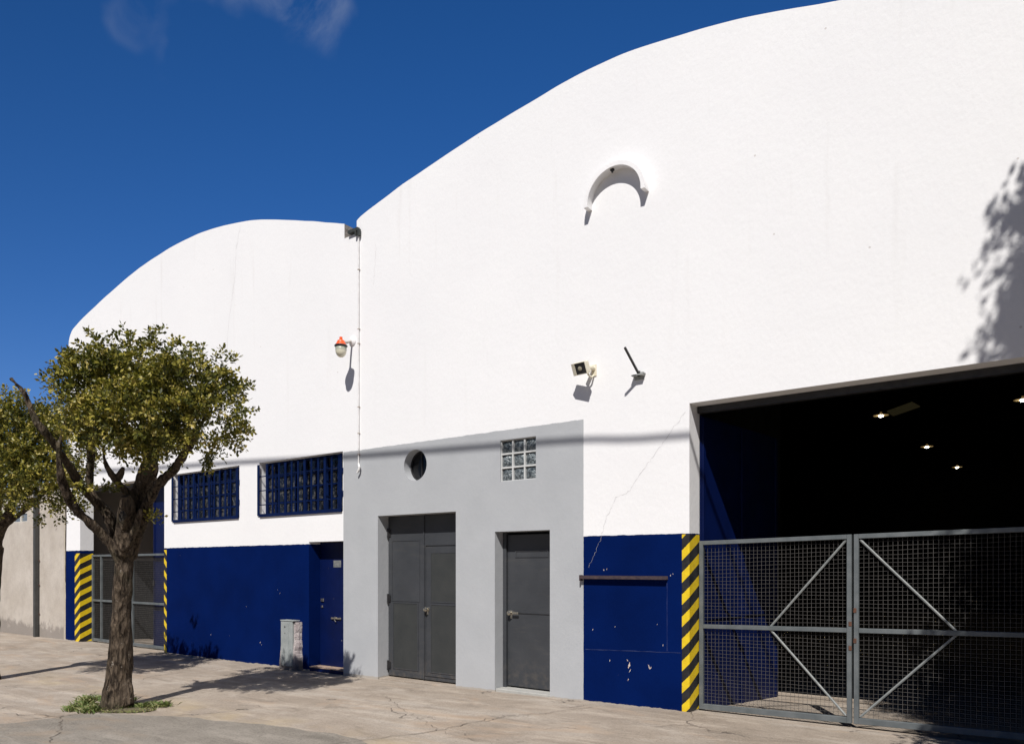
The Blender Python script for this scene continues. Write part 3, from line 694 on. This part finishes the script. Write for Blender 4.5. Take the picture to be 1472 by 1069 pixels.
rod = thing('flag_rod', 'black metal rod slanting up and outwards from a small bracket above the grey bay', 'rod', (-3.73, 0, 3.79))
b = B(); tube(b, [(-3.725, -.045, 3.785), (-3.75, -.34, 4.02)], .0155, 4); box(b, -3.74, -3.71, -.06, -.03, 3.76, 3.82, .003); obj('pole', b, M_BLACK, rod)
b = B(); box(b, -3.81, -3.665, -.075, -.0005, 3.768, 3.782, .002); box(b, -3.80, -3.675, -.010, -.0005, 3.73, 3.768, .002); box(b, -3.70, -3.66, -.07, -.0005, 3.783, 3.80, .002)
obj('bracket', b, simple('grey_green_bracket', (.25, .27, .26), (.42, .42, .40), 30, .6), rod)

ub = thing('utility_box', 'grey metal utility box set in rough cement at the foot of the blue wall', 'utility box', (-9.97, 0, gz(-10)))
zb = gz(-10)
mcm = NT('rough_cement'); _z = mcm.xyz()[2]
mcm.base(mcm.mix(mcm.rng(_z, -.08, .22, .9, 0), mcm.mix(mcm.rng(mcm.noise(9, 5, .7), .35, .65), (.33, .27, .27), (.52, .47, .45)), (.10, .085, .08))); mcm.rough(.95); mcm.bump(mcm.noise(24, 5, .7), .9, .03)
b = B(); rnd = random.Random(3); nlev = 14
rings = []
for k in range(nlev + 1):
    t = k / nlev; z = zb - .02 + (.80) * t; fl_ = .055 * (1 - t) ** 1.6
    x0 = -10.165 - fl_ - rnd.uniform(0, .018); x1 = -9.79 + fl_ * .7 + rnd.uniform(0, .018); d = .115 + fl_ * .6 + rnd.uniform(-.006, .010)
    rings.append([b.verts.new(p) for p in [(x0, .0, z), (x0 + .01, -d * .5, z), (x0 + .03, -d + .01, z), ((x0 + x1) / 2, -d + rnd.uniform(-.004, .004), z), (x1 - .03, -d + .01, z), (x1 - .005, -d * .5, z), (x1, .0, z)]])
for a, c in zip(rings, rings[1:]):
    for k in range(6): b.faces.new((a[k], a[k + 1], c[k + 1], c[k]))
b.faces.new(rings[-1])
obj('cement_surround', b, mcm.m, ub, smooth=False)
mbx = NT('grey_box_metal'); _z = mbx.xyz()[2]
_c = mbx.mix(mbx.rng(mbx.noise(6, 5), .3, .7), (.24, .26, .255), (.34, .36, .35))
_c = mbx.mix(mbx.math('MULTIPLY', mbx.rng(mbx.noise(1, 4, .6, mbx.vec((16, 16, 6)), .6), .56, .64), mbx.rng(_z, .10, .40, .8, 0)), _c, (.025, .025, .03))  # dark blotches low on the box: leaf shade put into the colour
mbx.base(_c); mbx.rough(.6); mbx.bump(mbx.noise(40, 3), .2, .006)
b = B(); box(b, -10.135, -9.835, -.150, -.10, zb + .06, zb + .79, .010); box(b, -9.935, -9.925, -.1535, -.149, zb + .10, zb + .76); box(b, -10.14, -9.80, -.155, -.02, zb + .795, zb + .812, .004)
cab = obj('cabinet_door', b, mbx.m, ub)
for zz, rr_ in ((zb + .70, .013), (zb + .60, .008)):
    b = B(); lathe(b, [(rr_, .0), (rr_, .004)], Matrix.Translation((-10.02, -.1502, zz)) @ Matrix.Rotation(R(90), 4, 'X'), 14); obj('lock', b, M_BLACK, cab)

# ceiling lamps in the dark hall
ml = NT('lamp_glow'); ml.b.inputs['Emission Color'].default_value = (1, .93, .80, 1); ml.b.inputs['Emission Strength'].default_value = 26; ml.base((.8, .8, .8))
my = NT('lamp_rim_glow'); my.b.inputs['Emission Color'].default_value = (1, .62, .22, 1); my.b.inputs['Emission Strength'].default_value = .10; my.base((.5, .4, .2))
for (x, y, lab) in [(-2.98, 10.6, 'ceiling lamp glowing in the dark hall, nearest of the row of three'), (-2.70, 16.1, 'ceiling lamp glowing in the dark hall, middle of the row of three'),
                    (-2.42, 21.6, 'ceiling lamp glowing in the dark hall, farthest and lowest of the row of three'), (-.36, 10.6, 'ceiling lamp half cut off by the right edge of the photo')]:
    c = thing('ceiling_lamp', lab, 'ceiling lamp', (x, y, 5.0), 'ceiling lamps in the hall')
    T = Matrix.Translation((x, y, 5.0)); k = y / 10.6 if y > 12 else 1
    b = B(); lathe(b, [(.16 , .0), (.16, .008), (.03, .02), (.02, .08)], T, 20); obj('lamp_shade', b, my.m, c)
    b = B(); lathe(b, [(.01, -.034), (.035, -.030), (.048, -.01), (.048, -.002)], T, 16); obj('bulb', b, ml.m, c)
    b = B(); tube(b, [(x, y, 5.16), (x, y, 6.3)], .01, 6); obj('cord', b, M_BLACK, c)

# ------------------------------------------------------------------ neighbouring building
nb = thing('neighbour_building', 'beige rendered low building with damp stained base at the far left', 'building', (-24, 0, gz(-24)))
mn = NT('beige_render'); x, y, z = mn.xyz()
c = mn.mix(mn.rng(mn.noise(.9, 6, .65), .35, .65), (.43, .382, .325), (.53, .482, .425))
c = mn.mix(mn.rng(mn.noise(4, 6, .7), .45, .75, 0, .5), c, (.33, .285, .25))
damp = mn.rng(mn.math('ADD', z, mn.rng(mn.noise(3.2, 5, .65), .25, .75, -.22, .22)), .12, .26, 1, 0)
c = mn.mix(mn.math('MULTIPLY', damp, .75), c, (.20, .175, .155))
mn.base(c); mn.rough(.92); mn.bump(mn.math('ADD', mn.noise(30, 5), mn.noise(4, 4)), .5, .012)
b = B(); box(b, -34, -18.425, .012, .30, -.6, 3.55); nw = obj('wall', b, mn.m, nb)
md = nw.modifiers.new('b', 'BOOLEAN'); cb = B(); box(cb, -21.95, -20.55, -.3, .6, 2.73, 3.17); co_ = obj('cutter', cb, M_BLACK); md.object = co_; md.solver = 'EXACT'
dg = bpy.context.evaluated_depsgraph_get(); nm = bpy.data.meshes.new_from_object(nw.evaluated_get(dg)); nw.modifiers.clear(); nw.data = nm; bpy.data.objects.remove(co_)
b = B(); box(b, -34, -18.43, -.02, .32, 3.552, 3.62, .01); obj('coping', b, simple('pale_coping', (.5, .46, .42), (.6, .56, .52), 5, .9), nb)
b = B(); box(b, -34, -18.43, .302, 10, 3.2, 3.3); obj('roof', b, M_ROOF, nb)
b = B()
for k in range(4): xx = -21.95 + 1.4 * k / 3; box(b, max(-21.95, xx - .03), min(-20.55, xx + .03), .04, .09, 2.73, 3.17)
for k in range(3):
    zz = 2.73 + .44 * k / 2
    for q in range(3): box(b, -21.95 + 1.4 * q / 3 + .03, -21.95 + 1.4 * (q + 1) / 3 - .03, .04, .09, max(2.73, zz - .014), min(3.17, zz + .014))
win = obj('window', b, simple('cream_frame', (.55, .52, .46), (.62, .6, .55), 10, .7), nb)
b = B(); box(b, -21.94, -20.56, .065, .07, 2.74, 3.16); obj('glass', b, simple('dull_glass', (.10, .12, .14), (.2, .22, .24), 6, .15), win)
# old plaster lip where the two buildings meet
b = B(); rnd = random.Random(9); prev = None
for k in range(60):
    z = -.12 + 3.7 * k / 59; e = -18.40 + .03 * mnoise.noise(Vector((0, 0, z * 5))) + (.02 if z < 1.2 else 0)
    cur = [b.verts.new((-18.46, -.004, z)), b.verts.new((e, -.004 - .006 * rnd.random(), z)), b.verts.new((e + .006, .001, z))]
    if prev:
        b.faces.new((prev[0], prev[1], cur[1], cur[0])); b.faces.new((prev[1], prev[2], cur[2], cur[1]))
    prev = cur
obj('plaster_lip', b, simple('yellowed_plaster', (.50, .45, .36), (.40, .35, .29), 12, .95, bump=.5), nb)
dpp = B(); box(dpp, -19.92, -19.81, -.095, -.004, gz(-19.8) + .0, 3.54, .006)
pipe = obj('downpipe', dpp, simple('dark_grey_pipe', (.035, .037, .036), (.055, .055, .052), 6, .55), nb)
for z in (.45, 1.15, 1.75, 2.9):
    b = B(); box(b, -19.96, -19.77, -.018, -.003, z - .012, z + .012); obj('bracket', b, M_RUST, pipe)

# ------------------------------------------------------------------ overhead cable and its poles (its shadow crosses the wall)
CP = 4.5   # metres from the wall
pts = [(-22, 9.75), (-15.7, 9.50), (-11.5, 9.30), (-9.3, 9.20), (-6.7, 9.06), (-4.7, 8.98), (-2.4, 8.89), (-1.1, 8.80), (3, 8.75), (8, 8.85), (14, 9.2)]
b = B(); tube(b, [(x, -CP, z) for x, z in smooth_pts(pts, 5)], .025, 8)
cbl = obj('overhead_cable', b, M_BLACK, label='thick black overhead cable whose shadow crosses the white wall', category='cable')
for k, x in enumerate((-22, 14)):
    u = thing('utility_pole', ['utility pole carrying the cable at the left, beyond the photo', 'utility pole carrying the cable at the right, beyond the photo'][k], 'utility pole', (x, -CP, gz(x)), 'poles carrying the cable')
    b = B(); tube(b, [(x, -CP + .15, gz(x) - .3), (x, -CP + .15, 10.4)], [.17, .11], 14); obj('pole', b, simple('weathered_pole', (.14, .11, .08), (.2, .17, .13), 6, .9), u)
    b = B(); box(b, x - .06, x + .06, -CP - .5, -CP + .8, 9.62 - .5 * k, 9.72 - .5 * k); obj('crossarm', b, M_RUST, u)

# ------------------------------------------------------------------ trees
def at(px, py, t):
    u = (px - 736) / F_PX
    return Vector((t * (-SY + u * CY), -DIST + t * (CY + SY * u), CAM_H + (814 - py) / F_PX * t))
mb = NT('bark'); v = mb.vec((1, 1, .30))
n1 = mb.noise(26, 6, .7, v, .8); n2 = mb.noise(5, 5, .6); vr = mb.voro(22, v)
c = mb.mix(mb.rng(n1, .40, .62), (.016, .011, .008), (.150, .112, .078))
c = mb.mix(mb.rng(vr, .0, .22, .8, 0), c, (.010, .008, .006))
c = mb.mix(mb.rng(n2, .45, .7, 0, .5), c, (.17, .13, .095))
c = mb.mix(mb.math('MULTIPLY', mb.math('GREATER_THAN', mb.noise(17, 5, .7), .655), .8), c, (.42, .37, .31))
c = mb.mix(mb.rng(mb.noise(3, 3), .52, .68, 0, .35), c, (.07, .075, .035))
mb.base(c); mb.rough(.95); mb.spec(.15)
mb.bump(mb.math('ADD', mb.math('MULTIPLY', n1, 1.0), mb.math('MULTIPLY', vr, 1.2)), 1.0, .06)
M_BARK = mb.m
def leaf_material():
    m = NT('leaf')
    a = m.n('ShaderNodeAttribute'); a.attribute_name = 'tint'; f = a.outputs['Fac']
    c = m.mix(m.rng(f, 0, .55), (.030, .042, .010), (.135, .132, .018)); c = m.mix(m.rng(f, .42, .72), c, (.34, .29, .045)); c = m.mix(m.rng(f, .82, 1.0), c, (.55, .44, .13))
    m.base(c); m.rough(.42); m.spec(.45)
    tr = m.n('ShaderNodeBsdfTranslucent'); m.set(tr.inputs[0], m.mix(.5, c, (.16, .19, .01)))
    mx = m.n('ShaderNodeMixShader'); mx.inputs[0].default_value = .22
    m.t.links.new(m.b.outputs[0], mx.inputs[1]); m.t.links.new(tr.outputs[0], mx.inputs[2]); m.t.links.new(mx.outputs[0], m.out.inputs[0])
    return m.m
M_LEAF = leaf_material()
def wood(name, branches, parent, vox=.014, disp=.03):
    b = B()
    for pts, rad in branches:
        P = []; Rr = []
        for i in range(len(pts) - 1):
            for k in range(4):
                t = k / 4; P.append(pts[i].lerp(pts[i + 1], t)); Rr.append(rad[i] + (rad[i + 1] - rad[i]) * t)
        P.append(pts[-1]); Rr.append(rad[-1])
        # soften corners
        for _ in range(3): P = [P[0]] + [(P[i - 1] + P[i] * 2 + P[i + 1]) / 4 for i in range(1, len(P) - 1)] + [P[-1]]
        Rr = [r * (1 + .10 * mnoise.noise(p * 5)) for r, p in zip(Rr, P)]
        tube(b, P, Rr, 16)
    o = obj(name, b, M_BARK, parent)
    r = o.modifiers.new('r', 'REMESH'); r.mode = 'VOXEL'; r.voxel_size = vox
    s = o.modifiers.new('s', 'SMOOTH'); s.factor = .5; s.iterations = 4
    dg = bpy.context.evaluated_depsgraph_get(); me = bpy.data.meshes.new_from_object(o.evaluated_get(dg)); o.modifiers.clear()
    n = len(me.vertices); co = np.empty(n * 3); me.vertices.foreach_get('co', co); no = np.empty(n * 3); me.vertices.foreach_get('normal', no)
    co = co.reshape(-1, 3); no = no.reshape(-1, 3)
    h = np.array([mnoise.noise(Vector((p[0] * 9, p[1] * 9, p[2] * 3.2))) * .9 + mnoise.noise(Vector((p[0] * 26, p[1] * 26, p[2] * 8))) * .55 + mnoise.noise(Vector(p) * 3.3) * .8 for p in co])
    co = co + no * (h * disp)[:, None]
    me.vertices.foreach_set('co', co.ravel()); me.update()
    me.polygons.foreach_set('use_smooth', [True] * len(me.polygons))
    if not me.materials: me.materials.append(M_BARK)
    o.data = me; return o
def crown(name, blobs, parent, n_twigs, leaf=.045, seed=0, extra=(), inner=.35, tuft=.16, lpt=11):
    rng = np.random.default_rng(seed)
    vol = np.array([b[1][0] * b[1][1] * b[1][2] for b in blobs]) ** .8; vol /= vol.sum()
    Vs = []; T = []
    which = rng.choice(len(blobs), n_twigs, p=vol)
    O = []; Dr = []
    for w in which:
        c, r = blobs[w]; d = rng.normal(size=3); d /= np.linalg.norm(d)
        s = 1 - abs(rng.normal(0, .22)) if rng.random() > inner else rng.random() ** .5
        lump = mnoise.noise(Vector(d) * 2.4 + Vector((w * 3.7, seed, 0)))
        p = np.array(c) + d * np.array(r) * s * (1.02 + (.42 if leaf < .06 else .12) * lump)
        # hollows between the clumps
        if mnoise.noise(Vector(p) * 3.1 + Vector((seed * 7.1, 0, 0))) < -.13 and rng.random() < .95: continue
        O.append(p); dd = d + rng.normal(0, .45, 3) + np.array((0, 0, .35)); Dr.append(dd / np.linalg.norm(dd))
    for p, d in extra: O.append(np.array(p)); dd = np.array(d, float); Dr.append(dd / np.linalg.norm(dd))
    for p, d in zip(O, Dr):
        L = tuft * rng.uniform(.5, 1.5); base_t = np.clip(rng.normal(.38, .22), 0, 1)
        k = rng.integers(lpt - 4, lpt + 4); side = np.cross(d, rng.normal(size=3)); side /= np.linalg.norm(side); up = np.cross(side, d)
        for q in range(k):
            f = (q + .5) / k; o = p + d * L * f + np.array((0, 0, -.25)) * L * f * f
            a = q * 2.4 + rng.uniform(-.4, .4); rad = side * math.cos(a) + up * math.sin(a)
            ld = d * rng.uniform(.2, .9) + rad * rng.uniform(.6, 1.1) + rng.normal(0, .2, 3); ld /= np.linalg.norm(ld)
            wd = np.cross(ld, rng.normal(size=3)); wd /= np.linalg.norm(wd); nn = np.cross(ld, wd)
            ll = leaf * rng.uniform(.6, 1.35); ww = ll * rng.uniform(.24, .36)
            b0 = o + rad * .008; m_ = b0 + ld * ll * .5 - nn * ll * .06
            Vs += [b0, m_ + wd * ww + nn * ww * .35, b0 + ld * ll, m_ - wd * ww + nn * ww * .35, m_]
            tv = np.clip(base_t + rng.normal(0, .14) + .20 * f, 0, 1); T += [tv, tv]
    n = len(Vs) // 5
    V = np.array(Vs); me = bpy.data.meshes.new(name)
    Fc = np.array([[5 * i + 0, 5 * i + 1, 5 * i + 2, 5 * i + 4] if s == 0 else [5 * i + 0, 5 * i + 4, 5 * i + 2, 5 * i + 3] for i in range(n) for s in (0, 1)])
    me.vertices.add(len(V)); me.vertices.foreach_set('co', V.ravel())
    me.loops.add(Fc.size); me.loops.foreach_set('vertex_index', Fc.ravel())
    me.polygons.add(len(Fc)); me.polygons.foreach_set('loop_start', np.arange(0, Fc.size, 4))
    me.update(calc_edges=True)
    at_ = me.attributes.new('tint', 'FLOAT', 'FACE'); at_.data.foreach_set('value', np.array(T, dtype=np.float32))
    me.materials.append(M_LEAF)
    o = bpy.data.objects.new(name, me); COL.objects.link(o)
    if parent: o.parent = parent; o.matrix_parent_inverse = (parent.matrix_parent_inverse @ parent.matrix_basis).inverted()
    return o

T1 = 8.66
def br(lst, t=T1):
    # the pollard's limbs lean out over the roadside
    lean = (lambda y: -.72 * min(1, max(0, (785 - y) / 170)) ** 1.2) if t == T1 else (lambda y: -.75 * min(1, max(0, (785 - y) / 170)))
    return ([at(x, y, t + d + lean(y)) for x, y, d, r in lst], [r * (t + d + lean(y)) / F_PX for x, y, d, r in lst])
t1 = thing('street_tree', 'nearer pollarded street tree with a bare sawn branch, growing in a weedy pit', 'tree', tuple(at(168, 1008, T1)))
wood('trunk', [
    br([(168, 1022, 0, 24), (169, 1004, 0, 20), (170, 980, 0, 17), (173, 930, 0, 14.8), (175, 880, 0, 13.2), (177, 835, 0, 12), (178, 805, 0, 12), (181, 785, 0, 14)]),
    br([(156, 1014, -.05, 8), (160, 996, -.03, 9), (166, 975, 0, 8)]), br([(186, 1014, -.06, 7), (182, 995, -.04, 8), (178, 970, 0, 8)]),
    br([(176, 805, -.02, 10), (162, 784, -.06, 7.5), (135, 756, -.14, 6.5), (107, 731, -.22, 6), (92, 702, -.26, 7), (87, 677, -.26, 5), (83, 658, -.2, 3.6), (88, 625, -.1, 2.4), (100, 590, 0, 1.5)]),
    br([(177, 800, .04, 11), (167, 770, .05, 10), (153, 734, .08, 8), (131, 713, .05, 7), (114, 695, 0, 7), (103, 674, -.05, 6), (85, 649, -.1, 5.2), (67, 624, -.15, 5.2), (53, 610, -.18, 5.5), (45, 592, -.2, 3.8), (38, 568, -.22, 3.4), (28, 556, -.22, 3.2), (16, 543, -.24, 2.8)]),
    br([(128, 714, .05, 7), (127, 700, .1, 5.5), (130, 670, .15, 5.5), (131, 640, .2, 5.2), (129, 612, .2, 5.5), (134, 570, .2, 3.5), (150, 530, .2, 2)]),
    br([(179, 795, -.05, 12), (179, 770, -.09, 13), (181, 742, -.13, 13), (182, 722, -.13, 11), (179, 712, -.12, 8)]),
    br([(183, 800, .05, 13), (190, 765, .1, 14), (199, 722, .15, 14), (210, 688, .18, 12.5), (218, 655, .15, 11), (222, 615, .1, 8), (215, 570, .05, 5), (205, 525, 0, 3)]),
    br([(222, 640, .1, 8), (245, 610, .1, 5), (280, 580, .1, 3)]),
    br([(186, 792, .0, 11), (199, 758, .0, 9), (212, 722, .0, 7.5), (227, 696, -.02, 6.5), (249, 676, -.05, 6), (264, 655, -.06, 5.5), (280, 625, -.05, 4), (300, 590, 0, 2.5)]),
    br([(195, 722, .1, 6), (181, 706, .05, 5.5), (171, 695, 0, 4.5), (158, 679, -.05, 4), (150, 662, -.05, 3.2), (148, 640, 0, 2)]),
    br([(168, 690, 0, 4), (174, 680, 0, 3.6), (176, 671, 0, 3)]),
    br([(181, 788, -.13, 7), (188, 774, -.17, 5.5), (197, 758, -.18, 5), (200, 742, -.17, 4), (202, 731, -.16, 2.6)]),
    br([(176, 790, -.16, 5), (179, 776, -.18, 4.2), (181, 769, -.18, 3.6)]),
], t1, .013, .016)
b = B()  # sawn, hollowed face of the big stub
c0 = at(177, 742, T1 - .47)
lathe(b, [(.052, 0), (.06, .018), (.040, .030), (.006, .010)], Matrix.Translation(c0) @ Matrix.Rotation(YAW - .35, 4, 'Z') @ Matrix.Rotation(R(80), 4, 'X'), 18, .8)
for v in b.verts: v.co += Vector((mnoise.noise(v.co * 40), 0, mnoise.noise(v.co * 37 + Vector((5, 5, 5))))) * .016
obj('pruning_scar', b, simple('dark_heartwood', (.012, .010, .008), (.05, .04, .03), 40, .95, bump=.6), t1)
def blob(px, py, d, rx, ry, rd, t=T1):
    d -= .80 if t == T1 else .85
    k = (t + d) / F_PX; q = .80 if t == T1 else .93
    return (tuple(at(px, py, t + d)), (rx * k * q, rd * q, ry * k * q))
blobs1 = [blob(150, 558, .1, 52, 58, .62), blob(162, 598, -.2, 48, 48, .5), blob(200, 530, .1, 55, 45, .6), blob(208, 600, -.35, 62, 55, .5), blob(280, 568, .1, 48, 55, .62), blob(290, 600, -.2, 40, 42, .5),
          blob(240, 585, .55, 75, 60, .45), blob(178, 560, .6, 60, 60, .4), blob(314, 618, .1, 24, 30, .35), blob(122, 532, .0, 22, 24, .3), blob(148, 622, .2, 30, 34, .4), blob(225, 640, .1, 48, 26, .42), blob(262, 545, -.3, 40, 36, .4), blob(314, 560, .2, 22, 32, .35), blob(165, 640, .25, 36, 22, .35)]
ex = []
rnd = random.Random(8)
for px, py, dx, dz, k in [(222, 486, 0, 1, 5), (226, 482, .3, 1, 3), (188, 488, -.2, 1, 4), (140, 492, -.4, .8, 4), (96, 522, -1, .3, 4), (102, 512, -.6, .7, 3), (285, 505, 0, 1, 5), (310, 512, .2, 1, 4), (330, 520, .6, .8, 5), (345, 555, 1, .5, 4), (347, 590, 1, .2, 5), (348, 615, 1, 0, 5), (340, 640, .8, -.6, 4), (300, 648, 0, -1, 9), (299, 658, .1, -1, 6), (118, 690, -.2, -.6, 5), (112, 705, 0, -1, 5), (122, 698, .4, .2, 5), (146, 700, .8, .6, 6), (160, 702, .6, .5, 4), (208, 744, .8, .1, 4), (216, 742, .6, .5, 4), (252, 500, 0, 1, 4)]:
    for _ in range(k):
        p = at(px + rnd.uniform(-5, 5), py + rnd.uniform(-5, 5), T1 - .72 * min(1, (790 - py) / 170) + rnd.uniform(-.15, .1)); dv = Vector((CY * dx, SY * dx, dz)) + Vector((rnd.uniform(-.4, .4), rnd.uniform(-.4, .4), rnd.uniform(-.3, .3)))
        ex.append((tuple(p), tuple(dv)))
crown('crown', blobs1, t1, 4800, .046, 4, ex, .22, .13)

T2 = 10.9
t2 = thing('street_tree', 'second leafy street tree at the left edge of the photo, trunk outside it', 'tree', tuple(at(-20, 978, T2)))
wood('trunk', [
    br([(-20, 990, 0, 20), (-19, 960, 0, 15), (-16, 880, 0, 13), (-12, 810, 0, 12), (-10, 785, 0, 13)], T2),
    br([(-10, 800, 0, 9), (-4, 772, -.02, 7.5), (6, 745, -.05, 6.5), (18, 722, -.05, 5.5), (35, 690, 0, 4), (60, 650, 0, 2.5)], T2),
    br([(-4, 772, -.02, 5), (10, 752, -.05, 4), (24, 742, -.08, 3.5), (50, 722, -.1, 3), (80, 690, -.1, 2)], T2),
    br([(-12, 795, 0, 9), (-30, 760, .1, 7), (-50, 715, .1, 5), (-55, 650, .1, 3)], T2),
    br([(-10, 790, .1, 9), (-8, 740, .2, 7), (5, 690, .3, 5), (20, 640, .3, 3)], T2)], t2, .017, .014)
blobs2 = [blob(30, 635, .1, 58, 58, .6, T2), blob(40, 680, -.3, 58, 46, .5, T2), blob(85, 640, .1, 34, 38, .45, T2), blob(75, 690, 0, 45, 34, .45, T2), blob(-20, 630, .1, 60, 60, .6, T2), blob(-15, 690, -.2, 50, 45, .5, T2), blob(10, 600, 0, 50, 34, .5, T2), blob(30, 640, .7, 60, 60, .45, T2), blob(102, 615, .1, 22, 24, .3, T2), blob(92, 715, -.05, 24, 20, .3, T2), blob(60, 605, .1, 30, 26, .35, T2)]
ex = []
for px, py, dx, dz, k in [(110, 600, 1, .6, 4), (100, 592, .5, 1, 3), (30, 570, 0, 1, 3), (55, 740, 0, -1, 5), (85, 738, .2, -1, 4), (112, 690, 1, 0, 4), (8, 566, -.2, 1, 3)]:
    for _ in range(k):
        p = at(px + rnd.uniform(-5, 5), py + rnd.uniform(-5, 5), T2 + rnd.uniform(-.15, .1)); dv = Vector((CY * dx, SY * dx, dz)) + Vector((rnd.uniform(-.4, .4), rnd.uniform(-.4, .4), rnd.uniform(-.3, .3)))
        ex.append((tuple(p), tuple(dv)))
crown('crown', blobs2, t2, 4300, .048, 11, ex, .28, .14)

# tall tree just outside the right edge; its shadow falls on the wall and gate
t3 = thing('tall_tree', 'tall street tree just beyond the right edge, shading the wall', 'tree', (2.7, -3.0, gz(2.7)))
wood('trunk', [([Vector(p) for p in [(2.7, -3, -.3), (2.7, -3, .3), (2.65, -3, 2.0), (2.6, -3, 3.2)]], [.3, .22, .18, .17]),
    ([Vector(p) for p in [(2.6, -3, 3.0), (2.0, -3.1, 4.2), (1.6, -3, 5.2)]], [.13, .09, .04]), ([Vector(p) for p in [(2.6, -3, 3.0), (2.9, -2.9, 5.0), (2.8, -3, 7.6)]], [.15, .10, .04]), ([Vector(p) for p in [(2.6, -3, 3.0), (3.6, -3.2, 4.6), (4.1, -3.1, 6)]], [.12, .08, .04])], t3, .03, .03)
crown('crown', [(tuple(np.array(c) + np.array((-.12, 0, -.30))), r) for c, r in [((2.65, -3, 8.15), (1.2, 1.1, 1.0)), ((2.3, -3, 8.0), (.75, .9, .75)), ((2.45, -3.1, 7.1), (1.15, 1.1, .95)), ((3.2, -2.9, 6.2), (1.5, 1.3, 1.4)), ((2.25, -3.0, 5.1), (1.25, 1.1, .8)), ((2.0, -2.9, 4.2), (1.2, 1.0, .7)), ((1.5, -2.9, 3.3), (.75, .7, .5)), ((3.4, -3, 4.6), (1.3, 1.2, 1.0)), ((1.75, -3, 8.55), (.42, .4, .35)), ((2.3, -2.9, 8.6), (.6, .6, .5))]], t3, 13000, .092, 21, (), .45, .3, 10)

# ------------------------------------------------------------------ weeds in the tree pit
mgss = NT('weed_green'); a = mgss.n('ShaderNodeAttribute'); a.attribute_name = 'tint'
mgss.base(mgss.mix(a.outputs['Fac'], (.075, .135, .018), (.24, .20, .08))); mgss.rough(.6)
rng = np.random.default_rng(2); V = []; Fc = []; T = []
base = at(168, 1008, T1)
cl_ = [(-9.95, -3.3, .16), (-9.75, -3.15, .14), (-9.6, -3.5, .16), (-9.3, -3.62, .18), (-9.0, -3.66, .16), (-9.22, -3.85, .10), (-8.75, -3.35, .14), (-8.62, -3.15, .12), (-8.55, -2.98, .15), (-8.45, -2.88, .12), (-9.6, -3.15, .15), (-9.4, -3.0, .2), (-8.9, -3.75, .15)]
cl_ = [(base.x + (a_ - base.x) * .80, base.y + (b_ - base.y) * .80, r_ * .7) for a_, b_, r_ in cl_]
n_ = 0
for i in range(5200):
    if rng.random() < .55:
        c = cl_[rng.integers(len(cl_))]; x = c[0] + rng.normal(0, c[2] * .55); y = c[1] + rng.normal(0, c[2] * .4); hgt = rng.uniform(.02, .065)
    else:
        a_ = rng.uniform(0, 6.283); r_ = rng.uniform(.15, 1) ** .6; x = base.x - .03 + r_ * .58 * math.cos(a_); y = base.y - .05 + r_ * .26 * math.sin(a_) + .30 * (x - base.x); hgt = rng.uniform(.006, .022)
    z = pz(x, y) + .004; k = len(V); an = rng.uniform(0, 6.283); w = rng.uniform(.003, .009); ln = rng.uniform(.3, 1.0) * hgt
    dx, dy = math.cos(an), math.sin(an)
    V += [(x - dy * w, y + dx * w, z), (x + dy * w, y - dx * w, z), (x + dx * ln + dy * w, y + dy * ln - dx * w, z + hgt * .75), (x + dx * ln * 1.8, y + dy * ln * 1.8, z + hgt)]
    Fc += [(k, k + 1, k + 2), (k, k + 2, k + 3)]; tv = float(np.clip(rng.normal(.3 if hgt > .03 else .6, .25), 0, 1)); T += [tv, tv]
g = obj('grass', (V, [], Fc), mgss.m, kind='stuff', label='low weeds and grass round the foot of the tree', category='grass')
at2 = g.data.attributes.new('tint', 'FLOAT', 'FACE'); at2.data.foreach_set('value', np.array(T, dtype=np.float32))
# soil in the pit
b = B(); n = 40
vc = b.verts.new((base.x, base.y, pz(base.x, base.y) + .03)); rg = []
for k in range(n):
    a_ = 2 * math.pi * k / n; rr_ = 1 + .18 * mnoise.noise(Vector((math.cos(a_) * 2, math.sin(a_) * 2, 1)))
    x = base.x - .03 + .56 * rr_ * math.cos(a_); y = base.y - .05 + .24 * rr_ * math.sin(a_) + .30 * (x - base.x); rg.append(b.verts.new((x, y, pz(x, y) + .008)))
for k in range(n): b.faces.new((vc, rg[k], rg[(k + 1) % n]))
obj('soil', b, simple('pit_soil', (.07, .055, .035), (.13, .105, .065), 14, .95, bump=.8, bs=60), kind='structure')
